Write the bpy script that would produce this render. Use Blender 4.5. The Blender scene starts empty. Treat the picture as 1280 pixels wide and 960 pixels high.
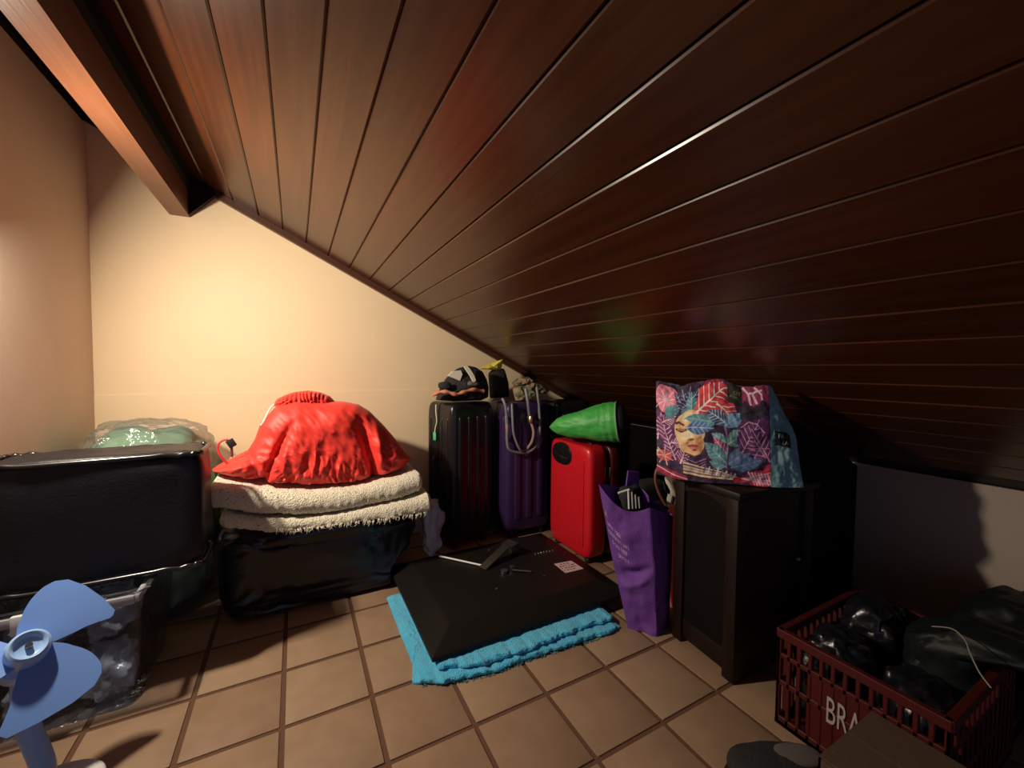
import bpy, bmesh, math, random
import numpy as np
from mathutils import Vector, Matrix, noise
random.seed(7)
sc = bpy.context.scene
col = sc.collection

# ------------------------------------------------------------------ camera
F, YAW, PITCH, ROLL, CH = 507.066, math.radians(28.139), math.radians(-2.253), math.radians(0.507), 1.0075
cyw, syw, cp, sp = math.cos(YAW), math.sin(YAW), math.cos(PITCH), math.sin(PITCH)
CW = np.array([syw*cp, cyw*cp, sp]); R0 = np.array([cyw, -syw, 0.0]); U0 = np.cross(R0, CW)
CR = R0*math.cos(ROLL) + U0*math.sin(ROLL); CU = -R0*math.sin(ROLL) + U0*math.cos(ROLL)
CC = np.array([0, 0, CH])
cam = bpy.data.cameras.new('camera'); camo = bpy.data.objects.new('camera', cam); col.objects.link(camo)
cam.sensor_width = 36; cam.lens = F/1280*36; cam.clip_start = 0.01
camo.matrix_world = Matrix(((CR[0], CU[0], -CW[0], 0), (CR[1], CU[1], -CW[1], 0), (CR[2], CU[2], -CW[2], CH), (0, 0, 0, 1)))
sc.camera = camo
# ------------------------------------------------------------------ world, lamp light, exposure
wd = bpy.data.worlds.new('world'); sc.world = wd; wd.use_nodes = True
bg = wd.node_tree.nodes['Background']; bg.inputs[0].default_value = (0.55, 0.62, 1.0, 1); bg.inputs[1].default_value = 0.36
LAMP = Vector((-0.715, 1.46, 1.45))
la = bpy.data.lights.new('wall_lamp_light', 'AREA'); la.shape = 'DISK'; la.size = 0.09
la.energy = 33; la.color = (1.0, 0.87, 0.70)
lo = bpy.data.objects.new('wall_lamp_light', la); col.objects.link(lo); lo.location = LAMP
lo.rotation_euler = Vector((0.88, 0.14, -0.42)).to_track_quat('-Z', 'Y').to_euler()
sc.view_settings.view_transform = 'Standard'; sc.view_settings.look = 'None'
sc.view_settings.gamma = 1; sc.view_settings.use_curve_mapping = False
sc.view_settings.exposure = 0.0

# ------------------------------------------------------------------ pixel helpers (1280x960)
def ray(x, y): return ((x-640)/F)*CR + ((480-y)/F)*CU + CW
def pz(x, y, z): d = ray(x, y); return CC + d*(z-CC[2])/d[2]
def py(x, y, Y): d = ray(x, y); return CC + d*Y/d[1]
def pX(x, y, X): d = ray(x, y); return CC + d*X/d[0]

# ------------------------------------------------------------------ materials
MATS = {}
def M(name, c, rough=0.5, metal=0.0, bump=None, var=None, coat=0.0, spec=0.5, sheen=0.0, rnd=None, stretch=None, trans=0.0):
    if name in MATS: return MATS[name]
    m = bpy.data.materials.new(name); m.use_nodes = True; nt = m.node_tree; b = nt.nodes['Principled BSDF']
    b.inputs['Base Color'].default_value = (*c, 1); b.inputs['Roughness'].default_value = rough; b.inputs['Metallic'].default_value = metal
    b.inputs['Coat Weight'].default_value = coat; b.inputs['Specular IOR Level'].default_value = spec
    b.inputs['Sheen Weight'].default_value = sheen; b.inputs['Transmission Weight'].default_value = trans
    tc = nt.nodes.new('ShaderNodeTexCoord'); mp = nt.nodes.new('ShaderNodeMapping')
    nt.links.new(tc.outputs['Object'], mp.inputs[0])
    if stretch: mp.inputs['Scale'].default_value = stretch
    last = None
    if var:
        n = nt.nodes.new('ShaderNodeTexNoise'); n.inputs['Scale'].default_value = var[0]; n.inputs['Detail'].default_value = 6
        nt.links.new(mp.outputs[0], n.inputs['Vector'])
        if rnd:
            oi = nt.nodes.new('ShaderNodeObjectInfo'); ad = nt.nodes.new('ShaderNodeVectorMath'); ad.operation = 'ADD'
            sc_ = nt.nodes.new('ShaderNodeVectorMath'); sc_.operation = 'SCALE'; sc_.inputs[0].default_value = (37, 19, 53)
            nt.links.new(oi.outputs['Random'], sc_.inputs['Scale']); nt.links.new(mp.outputs[0], ad.inputs[0]); nt.links.new(sc_.outputs[0], ad.inputs[1])
            nt.links.new(ad.outputs[0], n.inputs['Vector'])
        r = nt.nodes.new('ShaderNodeValToRGB'); r.color_ramp.elements[0].position = var[2] if len(var) > 2 else 0.35
        r.color_ramp.elements[1].position = var[3] if len(var) > 3 else 0.65
        r.color_ramp.elements[0].color = (*c, 1); r.color_ramp.elements[1].color = (*var[1], 1)
        nt.links.new(n.outputs['Fac'], r.inputs[0]); last = r.outputs[0]
    if rnd:
        oi = nt.nodes.new('ShaderNodeObjectInfo'); mx = nt.nodes.new('ShaderNodeMix'); mx.data_type = 'RGBA'; mx.blend_type = 'MULTIPLY'
        mx.inputs['Factor'].default_value = 1.0
        rr = nt.nodes.new('ShaderNodeValToRGB'); rr.color_ramp.elements[0].color = (*rnd[0], 1); rr.color_ramp.elements[1].color = (*rnd[1], 1)
        nt.links.new(oi.outputs['Random'], rr.inputs[0])
        if last is not None: nt.links.new(last, mx.inputs['A'])
        else: mx.inputs['A'].default_value = (*c, 1)
        nt.links.new(rr.outputs[0], mx.inputs['B']); last = mx.outputs['Result']
    if last is not None: nt.links.new(last, b.inputs['Base Color'])
    if bump:
        n2 = nt.nodes.new('ShaderNodeTexNoise'); n2.inputs['Scale'].default_value = bump[0]; n2.inputs['Detail'].default_value = bump[2] if len(bump) > 2 else 4
        nt.links.new(mp.outputs[0], n2.inputs['Vector'])
        bp = nt.nodes.new('ShaderNodeBump'); bp.inputs['Strength'].default_value = bump[1]; bp.inputs['Distance'].default_value = 0.01
        nt.links.new(n2.outputs['Fac'], bp.inputs['Height']); nt.links.new(bp.outputs[0], b.inputs['Normal'])
    MATS[name] = m; return m

def clear_mat(name, tint=(0.95, 0.96, 1.0), haze=0.08, rough=0.12, gl=1.0):
    """thin clear plastic film: mostly transparent, a fresnel gloss and a little milky scatter"""
    m = bpy.data.materials.new(name); m.use_nodes = True; nt = m.node_tree; nt.nodes.clear()
    out = nt.nodes.new('ShaderNodeOutputMaterial'); tr = nt.nodes.new('ShaderNodeBsdfTransparent'); tr.inputs[0].default_value = (*tint, 1)
    di = nt.nodes.new('ShaderNodeBsdfDiffuse'); di.inputs[0].default_value = (*tint, 1)
    gs = nt.nodes.new('ShaderNodeBsdfGlossy'); gs.inputs['Roughness'].default_value = rough
    lw = nt.nodes.new('ShaderNodeFresnel'); lw.inputs[0].default_value = 1.45
    ml = nt.nodes.new('ShaderNodeMath'); ml.operation = 'MULTIPLY'; ml.inputs[1].default_value = gl; ml.use_clamp = True
    m1 = nt.nodes.new('ShaderNodeMixShader'); m1.inputs[0].default_value = haze
    m2 = nt.nodes.new('ShaderNodeMixShader')
    tc = nt.nodes.new('ShaderNodeTexCoord'); n2 = nt.nodes.new('ShaderNodeTexNoise'); n2.inputs['Scale'].default_value = 22; n2.inputs['Detail'].default_value = 3
    bp = nt.nodes.new('ShaderNodeBump'); bp.inputs['Strength'].default_value = 0.5; bp.inputs['Distance'].default_value = 0.02
    nt.links.new(tc.outputs['Object'], n2.inputs['Vector']); nt.links.new(n2.outputs['Fac'], bp.inputs['Height'])
    nt.links.new(bp.outputs[0], gs.inputs['Normal']); nt.links.new(bp.outputs[0], lw.inputs['Normal'])
    nt.links.new(tr.outputs[0], m1.inputs[1]); nt.links.new(di.outputs[0], m1.inputs[2])
    nt.links.new(lw.outputs[0], ml.inputs[0]); nt.links.new(ml.outputs[0], m2.inputs[0])
    nt.links.new(m1.outputs[0], m2.inputs[1]); nt.links.new(gs.outputs[0], m2.inputs[2]); nt.links.new(m2.outputs[0], out.inputs[0])
    MATS[name] = m; return m

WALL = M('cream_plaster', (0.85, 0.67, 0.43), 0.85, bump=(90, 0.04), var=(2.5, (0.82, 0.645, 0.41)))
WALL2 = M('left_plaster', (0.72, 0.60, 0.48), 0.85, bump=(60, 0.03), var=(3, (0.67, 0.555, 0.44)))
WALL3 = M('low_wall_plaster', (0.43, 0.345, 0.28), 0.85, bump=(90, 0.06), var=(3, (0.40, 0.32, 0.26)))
WOOD = M('mahogany_boards', (0.066, 0.019, 0.0064), 0.27, bump=(7, 0.02, 6), var=(3, (0.045, 0.0125, 0.0043)), stretch=(16, 0.8, 16), rnd=((0.85, 0.85, 0.85), (1.1, 1.05, 1.05)), spec=0.40)
BEAMW = M('beam_wood', (0.15, 0.056, 0.026), 0.34, bump=(9, 0.05, 8), var=(4, (0.13, 0.045, 0.02)), stretch=(22, 1.0, 22))
TRIMW = M('trim_wood', (0.07, 0.026, 0.013), 0.4, bump=(9, 0.05, 8))
DWOOD = M('dark_stained_wood', (0.014, 0.005, 0.0035), 0.5, spec=0.25, bump=(12, 0.05, 8), var=(5, (0.009, 0.0035, 0.0025)), stretch=(14, 14, 1))
BLKWOOD = M('black_stained_wood', (0.006, 0.004, 0.0035), 0.8, spec=0.12, var=(5, (0.004, 0.003, 0.0025)))
TILE = M('terracotta_tile', (0.35, 0.238, 0.158), 0.55, spec=0.3, bump=(45, 0.05), var=(14, (0.31, 0.208, 0.136)), rnd=((0.88, 0.80, 0.76), (1.08, 1.06, 1.0)))
GROUT = M('brown_grout', (0.13, 0.060, 0.032), 0.9, bump=(120, 0.3))
LEATHER = M('black_leather', (0.009, 0.009, 0.013), 0.42, bump=(160, 0.15), spec=0.35)
PIPING = M('glossy_leather_piping', (0.010, 0.010, 0.013), 0.24, spec=0.7)
BPLAST = M('black_bin_liner', (0.009, 0.009, 0.012), 0.27, bump=(16, 0.5), spec=0.45)
BPL2 = M('black_green_bin_liner', (0.008, 0.011, 0.010), 0.5, bump=(14, 0.5), spec=0.22)
BSHELL = M('black_hard_shell', (0.012, 0.011, 0.012), 0.27, bump=(220, 0.05), spec=0.5)
PSHELL = M('purple_hard_shell', (0.036, 0.017, 0.075), 0.38, bump=(220, 0.05))
RSHELL = M('red_hard_shell', (0.62, 0.012, 0.022), 0.33, bump=(240, 0.06))
RUBBER = M('black_rubber', (0.010, 0.010, 0.010), 0.6)
GLOSSB = M('glossy_black_plastic', (0.010, 0.010, 0.011), 0.18)
REDFAB = M('red_nylon', (0.78, 0.035, 0.022), 0.55, bump=(120, 0.08), sheen=0.1)
GRNFAB = M('green_nylon', (0.035, 0.36, 0.055), 0.5, bump=(60, 0.25), var=(10, (0.10, 0.46, 0.10)))
OLIVE = M('sage_green_cloth', (0.10, 0.20, 0.11), 0.8, bump=(60, 0.2), var=(6, (0.15, 0.26, 0.15)))
BLANK = M('cream_knit', (0.90, 0.82, 0.63), 0.95, bump=(170, 1.0, 6), var=(120, (0.30, 0.26, 0.18), 0.60, 0.68), sheen=0.3)
TOWEL = M('blue_terry', (0.05, 0.56, 0.93), 0.95, bump=(240, 0.9, 5), var=(40, (0.09, 0.66, 0.97)), sheen=0.35)
TVB = M('television_black', (0.011, 0.009, 0.008), 0.48, bump=(300, 0.08), spec=0.18)
METAL = M('bare_metal', (0.55, 0.53, 0.50), 0.28, metal=1.0)
DMETAL = M('dark_metal', (0.16, 0.15, 0.14), 0.35, metal=0.9)
GOLD = M('brass', (0.75, 0.50, 0.20), 0.3, metal=1.0)
STICK = M('sticker_paper', (0.60, 0.42, 0.42), 0.7)
PTOTE = M('purple_nonwoven', (0.15, 0.045, 0.29), 0.75, bump=(200, 0.3), var=(12, (0.17, 0.055, 0.32)))
INKW = M('pale_violet_ink', (0.62, 0.40, 0.74), 0.7)
WHITE = M('white_plastic', (0.80, 0.79, 0.76), 0.4)
BLUEP = M('blue_translucent_plastic', (0.27, 0.50, 1.0), 0.26, var=(3, (0.29, 0.52, 1.0)))
def add_translucency(m, c, f):
    nt = m.node_tree; b = nt.nodes['Principled BSDF']; out = nt.nodes['Material Output']
    t = nt.nodes.new('ShaderNodeBsdfTranslucent'); t.inputs[0].default_value = (*c, 1); x = nt.nodes.new('ShaderNodeMixShader'); x.inputs[0].default_value = f
    nt.links.new(b.outputs[0], x.inputs[1]); nt.links.new(t.outputs[0], x.inputs[2]); nt.links.new(x.outputs[0], out.inputs[0])
add_translucency(BLUEP, (0.16, 0.42, 0.98), 0.35)
LBLUE = M('pale_blue_plastic', (0.36, 0.58, 0.94), 0.3)
NAVY = M('black_cloth', (0.014, 0.013, 0.014), 0.85, bump=(90, 0.3))
ORANGE = M('salmon_strap', (0.60, 0.22, 0.12), 0.7)
YELLOW = M('yellow_plastic', (0.80, 0.66, 0.10), 0.4)
WHITECL = M('white_cloth', (0.80, 0.76, 0.62), 0.8)
GREYC = M('grey_cable', (0.20, 0.20, 0.215), 0.4)
PINKC = M('dusty_pink_sleeve', (0.34, 0.20, 0.19), 0.5)
MULTI = M('patterned_scarf_cloth', (0.34, 0.22, 0.12), 0.8, var=(22, (0.10, 0.12, 0.07), 0.45, 0.55))
BROWNL = M('brown_leather_piping', (0.26, 0.09, 0.06), 0.4)
CORAL = M('coral_card', (0.62, 0.09, 0.10), 0.6)
CRATE = M('red_crate_plastic', (0.070, 0.0065, 0.006), 0.55, bump=(60, 0.1), spec=0.3)
CARD = M('brown_cardboard', (0.085, 0.048, 0.025), 0.85, bump=(90, 0.15))
TEAL = M('teal_cloth', (0.13, 0.27, 0.31), 0.85, bump=(26, 0.9, 5), var=(16, (0.24, 0.42, 0.45)))
INKWH = M('white_ink', (0.40, 0.34, 0.32), 0.7)
GREENTAG = M('green_tag', (0.08, 0.55, 0.25), 0.5)
SMOKE = M('grey_film', (0.30, 0.32, 0.38), 0.25, bump=(30, 0.6))
CLEAR = clear_mat('clear_film', haze=0.05, gl=0.55)
CLEARBOX = clear_mat('clear_box_plastic', tint=(0.72, 0.75, 0.82), haze=0.04, rough=0.08, gl=0.8)
HAZY = clear_mat('hazy_film', tint=(0.74, 0.80, 0.98), haze=0.5, rough=0.18, gl=1.8)
MILKY = clear_mat('milky_bag_film', tint=(0.72, 0.82, 1.0), haze=0.26, rough=0.25, gl=1.5)

# ------------------------------------------------------------------ geometry helpers
def build(name, geo, mat, parent=None, smooth=True, angle=40, origin=None):
    v, f = geo
    v = np.asarray(v, float).reshape(-1, 3)
    if origin is not None: v = v - np.asarray(origin, float)
    me = bpy.data.meshes.new(name); me.from_pydata(v.tolist(), [], [tuple(map(int, q)) for q in f]); me.validate()
    bm = bmesh.new(); bm.from_mesh(me); bmesh.ops.remove_doubles(bm, verts=bm.verts, dist=1e-6)
    bmesh.ops.recalc_face_normals(bm, faces=bm.faces); bm.to_mesh(me); bm.free()
    if smooth:
        me.shade_smooth()
        try: me.set_sharp_from_angle(angle=math.radians(angle))
        except Exception: pass
    if mat is not None:
        for q in (mat if isinstance(mat, (list, tuple)) else [mat]): me.materials.append(q)
    o = bpy.data.objects.new(name, me); col.objects.link(o)
    if origin is not None: o.location = origin
    if parent is not None: o.parent = parent
    return o
def tag(o, label, cat, group=None):
    o['label'] = label; o['category'] = cat
    if group: o['group'] = group
    return o
def thing(name, label, cat, loc, rotz=0.0, group=None):
    o = bpy.data.objects.new(name, None); col.objects.link(o); o.empty_display_size = 0.05
    o.location = loc; o.rotation_euler = (0, 0, rotz); tag(o, label, cat, group); return o
def struct(o): o['kind'] = 'structure'; return o
def join(*gs):
    V = []; Fc = []; n = 0
    for v, f in gs:
        v = np.asarray(v, float).reshape(-1, 3); V.append(v); Fc += [tuple(i+n for i in q) for q in f]; n += len(v)
    return np.vstack(V), Fc
def move(g, d, rot=None):
    v, f = g; v = np.asarray(v, float).reshape(-1, 3)
    if rot is not None: v = v @ np.array(rot.to_3x3()).T
    return v + np.asarray(d, float), f
def rz(a): return Matrix.Rotation(a, 3, 'Z')
def box(x0, x1, y0, y1, z0, z1, bev=0.0, seg=2):
    bm = bmesh.new(); bmesh.ops.create_cube(bm, size=1)
    for v in bm.verts: v.co = Vector(((x0+x1)/2 + v.co.x*(x1-x0), (y0+y1)/2 + v.co.y*(y1-y0), (z0+z1)/2 + v.co.z*(z1-z0)))
    if bev > 0: bmesh.ops.bevel(bm, geom=list(bm.edges)+list(bm.verts), offset=bev, segments=seg, profile=0.5, affect='EDGES')
    bm.verts.index_update(); v = [tuple(q.co) for q in bm.verts]; f = [[w.index for w in q.verts] for q in bm.faces]; bm.free(); return v, f
def superq(c, r, e1=0.4, e2=0.4, nu=64, nv=32, disp=None):
    """superellipsoid; e small = boxy"""
    V = []; Fc = []
    s = lambda x, e: math.copysign(abs(x)**e, x)
    for i in range(nv+1):
        ph = -math.pi/2 + math.pi*i/nv
        for j in range(nu):
            th = 2*math.pi*j/nu
            d = Vector((s(math.cos(ph), e1)*s(math.cos(th), e2), s(math.cos(ph), e1)*s(math.sin(th), e2), s(math.sin(ph), e1)))
            p = Vector((c[0]+r[0]*d.x, c[1]+r[1]*d.y, c[2]+r[2]*d.z))
            if disp:
                n = Vector((d.x/r[0], d.y/r[1], d.z/r[2])); n.normalize(); p = p + n*disp(p, d)
            V.append(tuple(p))
    for i in range(nv):
        for j in range(nu):
            k = (j+1) % nu; Fc.append((i*nu+j, i*nu+k, (i+1)*nu+k, (i+1)*nu+j))
    return V, Fc
def tube(pts, r, n=10, cap=True):
    pts = [Vector(p) for p in pts]; V = []; Fc = []; up = None
    for i, p in enumerate(pts):
        t = (pts[min(i+1, len(pts)-1)] - pts[max(i-1, 0)]).normalized()
        if up is None: up = t.orthogonal().normalized()
        a = (up - t*up.dot(t)).normalized(); up = a; b = t.cross(a)
        rr = r(i/(len(pts)-1)) if callable(r) else r
        for k in range(n):
            q = 2*math.pi*k/n; V.append(tuple(p + a*math.cos(q)*rr + b*math.sin(q)*rr))
    for i in range(len(pts)-1):
        for k in range(n):
            l = (k+1) % n; Fc.append((i*n+k, i*n+l, (i+1)*n+l, (i+1)*n+k))
    if cap: Fc.append(tuple(range(n))); Fc.append(tuple((len(pts)-1)*n+k for k in range(n)))
    return V, Fc
def spline(pts, n=8):
    pts = [Vector(p) for p in pts]; out = []
    for i in range(len(pts)-1):
        p0, p1, p2, p3 = pts[max(i-1, 0)], pts[i], pts[i+1], pts[min(i+2, len(pts)-1)]
        for k in range(n):
            t = k/n; out.append(0.5*((2*p1)+(p2-p0)*t+(2*p0-5*p1+4*p2-p3)*t*t+(-p0+3*p1-3*p2+p3)*t**3))
    out.append(pts[-1]); return out
def lathe(prof, n=32):
    V = []; Fc = []
    for r, z in prof:
        for k in range(n): a = 2*math.pi*k/n; V.append((r*math.cos(a), r*math.sin(a), z))
    for i in range(len(prof)-1):
        for k in range(n): l = (k+1) % n; Fc.append((i*n+k, i*n+l, (i+1)*n+l, (i+1)*n+k))
    Fc.append(tuple(range(n))); Fc.append(tuple((len(prof)-1)*n+k for k in range(n))); return V, Fc
def prism(poly, d):
    """polygon in 3D extruded by vector d"""
    poly = [np.asarray(p, float) for p in poly]; d = np.asarray(d, float); n = len(poly)
    V = poly + [p+d for p in poly]; Fc = [tuple(range(n)), tuple(range(2*n-1, n-1, -1))]
    for i in range(n): j = (i+1) % n; Fc.append((i, j, n+j, n+i))
    return V, Fc
def gridf(fn, nu, nv):
    V = [tuple(fn(i/nu, j/nv)) for j in range(nv+1) for i in range(nu+1)]
    Fc = [(j*(nu+1)+i, j*(nu+1)+i+1, (j+1)*(nu+1)+i+1, (j+1)*(nu+1)+i) for j in range(nv) for i in range(nu)]
    return V, Fc
def fb(p, s, o=3, off=0.0): return noise.fractal(Vector((p[0]*s+off, p[1]*s+off*1.7, p[2]*s-off)), 1.0, 2.0, o)
def resample(pts, n, closed=True):
    P = np.array(pts, float); Q = np.vstack([P, P[:1]]) if closed else P
    L = np.concatenate([[0], np.cumsum(np.linalg.norm(np.diff(Q, axis=0), axis=1))]); t = np.linspace(0, L[-1], n, endpoint=not closed)
    return np.stack([np.interp(t, L, Q[:, k]) for k in range(Q.shape[1])], 1)
def pillow(outline, centre, tf, tb, n=120, nr=26, disp=None, pw=2.0, q=0.5):
    """closed outline of 3D points bulged along y: tf to the front (-y), tb to the back"""
    O = resample(outline, n); c = np.asarray(centre, float); V = []; Fc = []
    for side in (0, 1):
        for i in range(nr+1):
            r = i/nr; h = (max(0.0, 1-r**pw))**q
            for j in range(n):
                p = c + (O[j]-c)*r; y = -tf*h if side == 0 else tb*h
                if disp and side == 0: y -= disp(p, r, j/n)*min(1, (1-r)*6)
                V.append((p[0], p[1]+y, p[2]))
    for side in (0, 1):
        b = side*(nr+1)*n
        for i in range(nr):
            for j in range(n):
                k = (j+1) % n; f = (b+i*n+j, b+i*n+k, b+(i+1)*n+k, b+(i+1)*n+j); Fc.append(f)
    return V, Fc
def text_geo(s, size, align='LEFT'):
    cu = bpy.data.curves.new('t', 'FONT'); cu.body = s; cu.size = size; cu.align_x = align; cu.resolution_u = 3; cu.fill_mode = 'FRONT'
    o = bpy.data.objects.new('t', cu); col.objects.link(o); dg = bpy.context.evaluated_depsgraph_get(); dg.update()
    me = bpy.data.meshes.new_from_object(o.evaluated_get(dg)); v = [tuple(q.co) for q in me.vertices]; f = [tuple(q.vertices) for q in me.polygons]
    bpy.data.objects.remove(o); bpy.data.curves.remove(cu); bpy.data.meshes.remove(me); return v, f

# ------------------------------------------------------------------ the room
XL, YB, XK = -0.775, 2.42, 2.17            # left wall, back wall, low wall under the eaves
YN = -1.6                                  # the room goes on behind the camera
SL = -0.4986; Z0 = 1.677                   # sloped ceiling: z = Z0 + SL*x
TH = math.atan(-SL); cz = lambda x: Z0 + SL*x
fl = struct(build('floor', box(XL-0.1, XK+0.1, YN, YB+0.1, -0.06, -0.004), GROUT))
tp = 0.24; tg = 0.014
tme = None
i0 = math.floor((XL+0.0423)/tp); k = 0
tile_geo = box(tg/2, tp-tg/2, tg/2, tp-tg/2, -0.006, 0.0, 0.002, 2)
for i in range(i0, int((XK+0.0423)/tp)+1):
    for j in range(-9, 4):
        x = -0.0423+tp*i; y = 1.5+tp*j
        if tme is None:
            o = build('tile', tile_geo, TILE, fl); tme = o.data
        else:
            o = bpy.data.objects.new('tile', tme); col.objects.link(o); o.parent = fl
        # edge tiles slide under the walls, as cut tiles do
        o.location = (x, y, random.uniform(-0.0006, 0.0006)); o.rotation_euler = (random.uniform(-.002, .002), random.uniform(-.002, .002), 0)
zt = cz
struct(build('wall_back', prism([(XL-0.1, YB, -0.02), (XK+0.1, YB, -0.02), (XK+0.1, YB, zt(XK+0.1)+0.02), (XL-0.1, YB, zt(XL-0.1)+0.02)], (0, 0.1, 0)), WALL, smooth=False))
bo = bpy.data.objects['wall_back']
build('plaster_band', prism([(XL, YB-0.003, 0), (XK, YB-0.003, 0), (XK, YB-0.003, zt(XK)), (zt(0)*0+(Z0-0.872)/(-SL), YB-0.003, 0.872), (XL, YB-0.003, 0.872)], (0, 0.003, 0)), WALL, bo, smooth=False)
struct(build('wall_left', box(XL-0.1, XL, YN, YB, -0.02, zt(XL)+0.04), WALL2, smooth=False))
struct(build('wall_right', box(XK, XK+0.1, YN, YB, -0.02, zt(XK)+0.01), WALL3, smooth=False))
build('added_dark_sheet', box(XK-0.018, XK, 0.872, YB-0.004, 0.0, zt(XK-0.018)-0.0005), BLKWOOD, bpy.data.objects['wall_right'], smooth=False)  # dark sheet added so the lit low wall reads black here
# ceiling of tongue-and-groove boards
slant = Vector((math.cos(TH), 0, -math.sin(TH))); nrm = Vector((math.sin(TH), 0, math.cos(TH)))
def cpt(s, h): p = Vector((0, 0, Z0)) + slant*s + nrm*h; return p
s0, s1 = (XL-0.1)/math.cos(TH), (XK+0.1)/math.cos(TH)
cl = struct(build('ceiling', prism([tuple(cpt(s, h)+Vector((0, YN, 0))) for s, h in ((s0, 0.014), (s1, 0.014), (s1, 0.07), (s0, 0.07))], (0, YB+0.1-YN, 0)), DWOOD, smooth=False))
BP = 0.1165; ch = 0.0042; gp = 0.0009
prof = [(gp, 0.0135), (gp, ch), (gp+ch*0.9, 0), (BP-gp-ch*0.9, 0), (BP-gp, ch), (BP-gp, 0.0135)]
bgeo = prism([(a, YN, b) for a, b in prof], (0, YB-YN, 0)); bme = None
# groove 0 measured at x = -0.2555
sgx = -0.2555/math.cos(TH)
for k in range(-5, 22):
    s = sgx + BP*k
    if s+BP < s0 or s > s1: continue
    if bme is None:
        o = build('board', bgeo, WOOD, cl, smooth=False); bme = o.data
    else:
        o = bpy.data.objects.new('board', bme); col.objects.link(o); o.parent = cl
    p = cpt(s, 0); o.location = p; o.rotation_euler = (random.uniform(-.0004, .0004), TH+random.uniform(-.006, .006), 0)
# beam under the slope and its end gusset
bx0, bx1, bz = -0.502, -0.427, 1.70
build('beam', prism([(bx0, YN, bz), (bx1, YN, bz), (bx1, YN, cz(bx1)+0.008), (bx0, YN, cz(bx0)+0.008)], (0, YB-YN-0.001, 0)), BEAMW, cl, smooth=False)
build('beam_moulding', prism([(bx1, YN, cz(bx1)-0.075), (bx1+0.013, YN, cz(bx1)-0.06), (bx1+0.018, YN, cz(bx1+0.018)+0.004), (bx1, YN, cz(bx1)+0.004)], (0, YB-YN-0.03, 0)), BLKWOOD, cl, smooth=False)
build('gusset', prism([(bx1, YB-0.03, bz+0.003), (bx1+0.10, YB-0.03, cz(bx1+0.10)-0.03), (bx1+0.10, YB-0.03, cz(bx1+0.10)), (bx1, YB-0.03, cz(bx1))], (0, 0.028, 0)), DWOOD, cl, smooth=False)
def slope_trim(name, xa, xb, d0, d1, yf, mat):
    poly = [tuple(cpt(xa/math.cos(TH), -d1)), tuple(cpt(xb/math.cos(TH), -d1)), tuple(cpt(xb/math.cos(TH), -d0)), tuple(cpt(xa/math.cos(TH), -d0))]
    return struct(build(name, prism([(p[0], yf, p[2]) for p in poly], (0, YB-yf-0.0005, 0)), mat, smooth=False))
slope_trim('trim_1', -0.40, XK-0.02, 0.0, 0.030, YB-0.028, TRIMW)
slope_trim('trim_2', XL, bx0-0.002, 0.0, 0.022, YB-0.03, BLKWOOD)
struct(build('trim_3', box(XL, XL+0.022, YN, YB-0.03, zt(XL)-0.035, zt(XL)+0.004), BLKWOOD, smooth=False))
# round bulkhead lamp on the left wall: the light of the room
lt = thing('wall_lamp', 'round white bulkhead lamp on the left wall', 'lamp', (XL, 1.46, 1.45))
ry = Matrix.Rotation(math.pi/2, 3, 'Y')
build('base_plate', move(lathe([(0.0, 0.0), (0.062, 0.0), (0.062, 0.012), (0.05, 0.02), (0.0, 0.02)]), (0, 0, 0), ry), WHITE, lt)
glass = bpy.data.materials.new('lit_frosted_glass'); glass.use_nodes = True
gb = glass.node_tree.nodes['Principled BSDF']; gb.inputs['Base Color'].default_value = (0.9, 0.85, 0.75, 1); gb.inputs['Emission Color'].default_value = (1, 0.8, 0.55, 1); gb.inputs['Emission Strength'].default_value = 0.6
build('glass_dome', move(lathe([(0.048, 0.0), (0.047, 0.012), (0.042, 0.022), (0.03, 0.03), (0.012, 0.033), (0.0, 0.034)]), (0.018, 0, 0), ry), glass, lt)

# ------------------------------------------------------------------ clear storage box, black cushion on it
def clear_tub():
    x0, x1, y0, y1, h = -0.76, -0.395, 1.515, 1.90, 0.362
    t = thing('clear_storage_box', 'clear plastic storage box of crumpled bags under the black leather cushion', 'storage box', ((x0+x1)/2, (y0+y1)/2, 0))
    L = Vector(t.location)
    def ring(ix, z, r=0.03, n=6):
        out = []; a0, a1, b0, b1 = x0+ix, x1-ix, y0+ix, y1-ix
        for cx_, cy_, st in ((a1-r, b1-r, 0), (a0+r, b1-r, 90), (a0+r, b0+r, 180), (a1-r, b0+r, 270)):
            for q in range(n+1):
                a = math.radians(st+90*q/n); out.append((cx_+r*math.cos(a), cy_+r*math.sin(a), z))
        return out
    rings = [ring(0.034, 0.003), ring(0.030, 0.0015), ring(0.018, 0.12), ring(0.008, 0.25), ring(0.0, h-0.008), ring(-0.012, h-0.008), ring(-0.012, h), ring(0.002, h)]
    n = len(rings[0]); V = [p for r in rings for p in r]; Fc = []
    for i in range(len(rings)-1):
        for k in range(n): l = (k+1) % n; Fc.append((i*n+k, i*n+l, (i+1)*n+l, (i+1)*n+k))
    Fc.append(tuple(range(n)))
    build('box_body', (np.array(V)-np.array(L), Fc), CLEARBOX, t)
    # white lip along the front, with a clip
    build('lip', join(box(x0+0.0, x1-0.015, y0-0.016, y0-0.004, h-0.036, h-0.010, 0.004), box(x1-0.02, x1-0.005, y0-0.012, y0+0.10, h-0.034, h-0.012, 0.004)), M('grey_white_lip', (0.42, 0.41, 0.43), 0.4), t, origin=None).location = -L
    for cx_ in (-0.62, -0.745):
        build('clip', box(cx_-0.03, cx_+0.03, y0-0.026, y0-0.012, h-0.055, h-0.002, 0.005), WHITE, t).location = -L
    return t
clear_tub()
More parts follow.
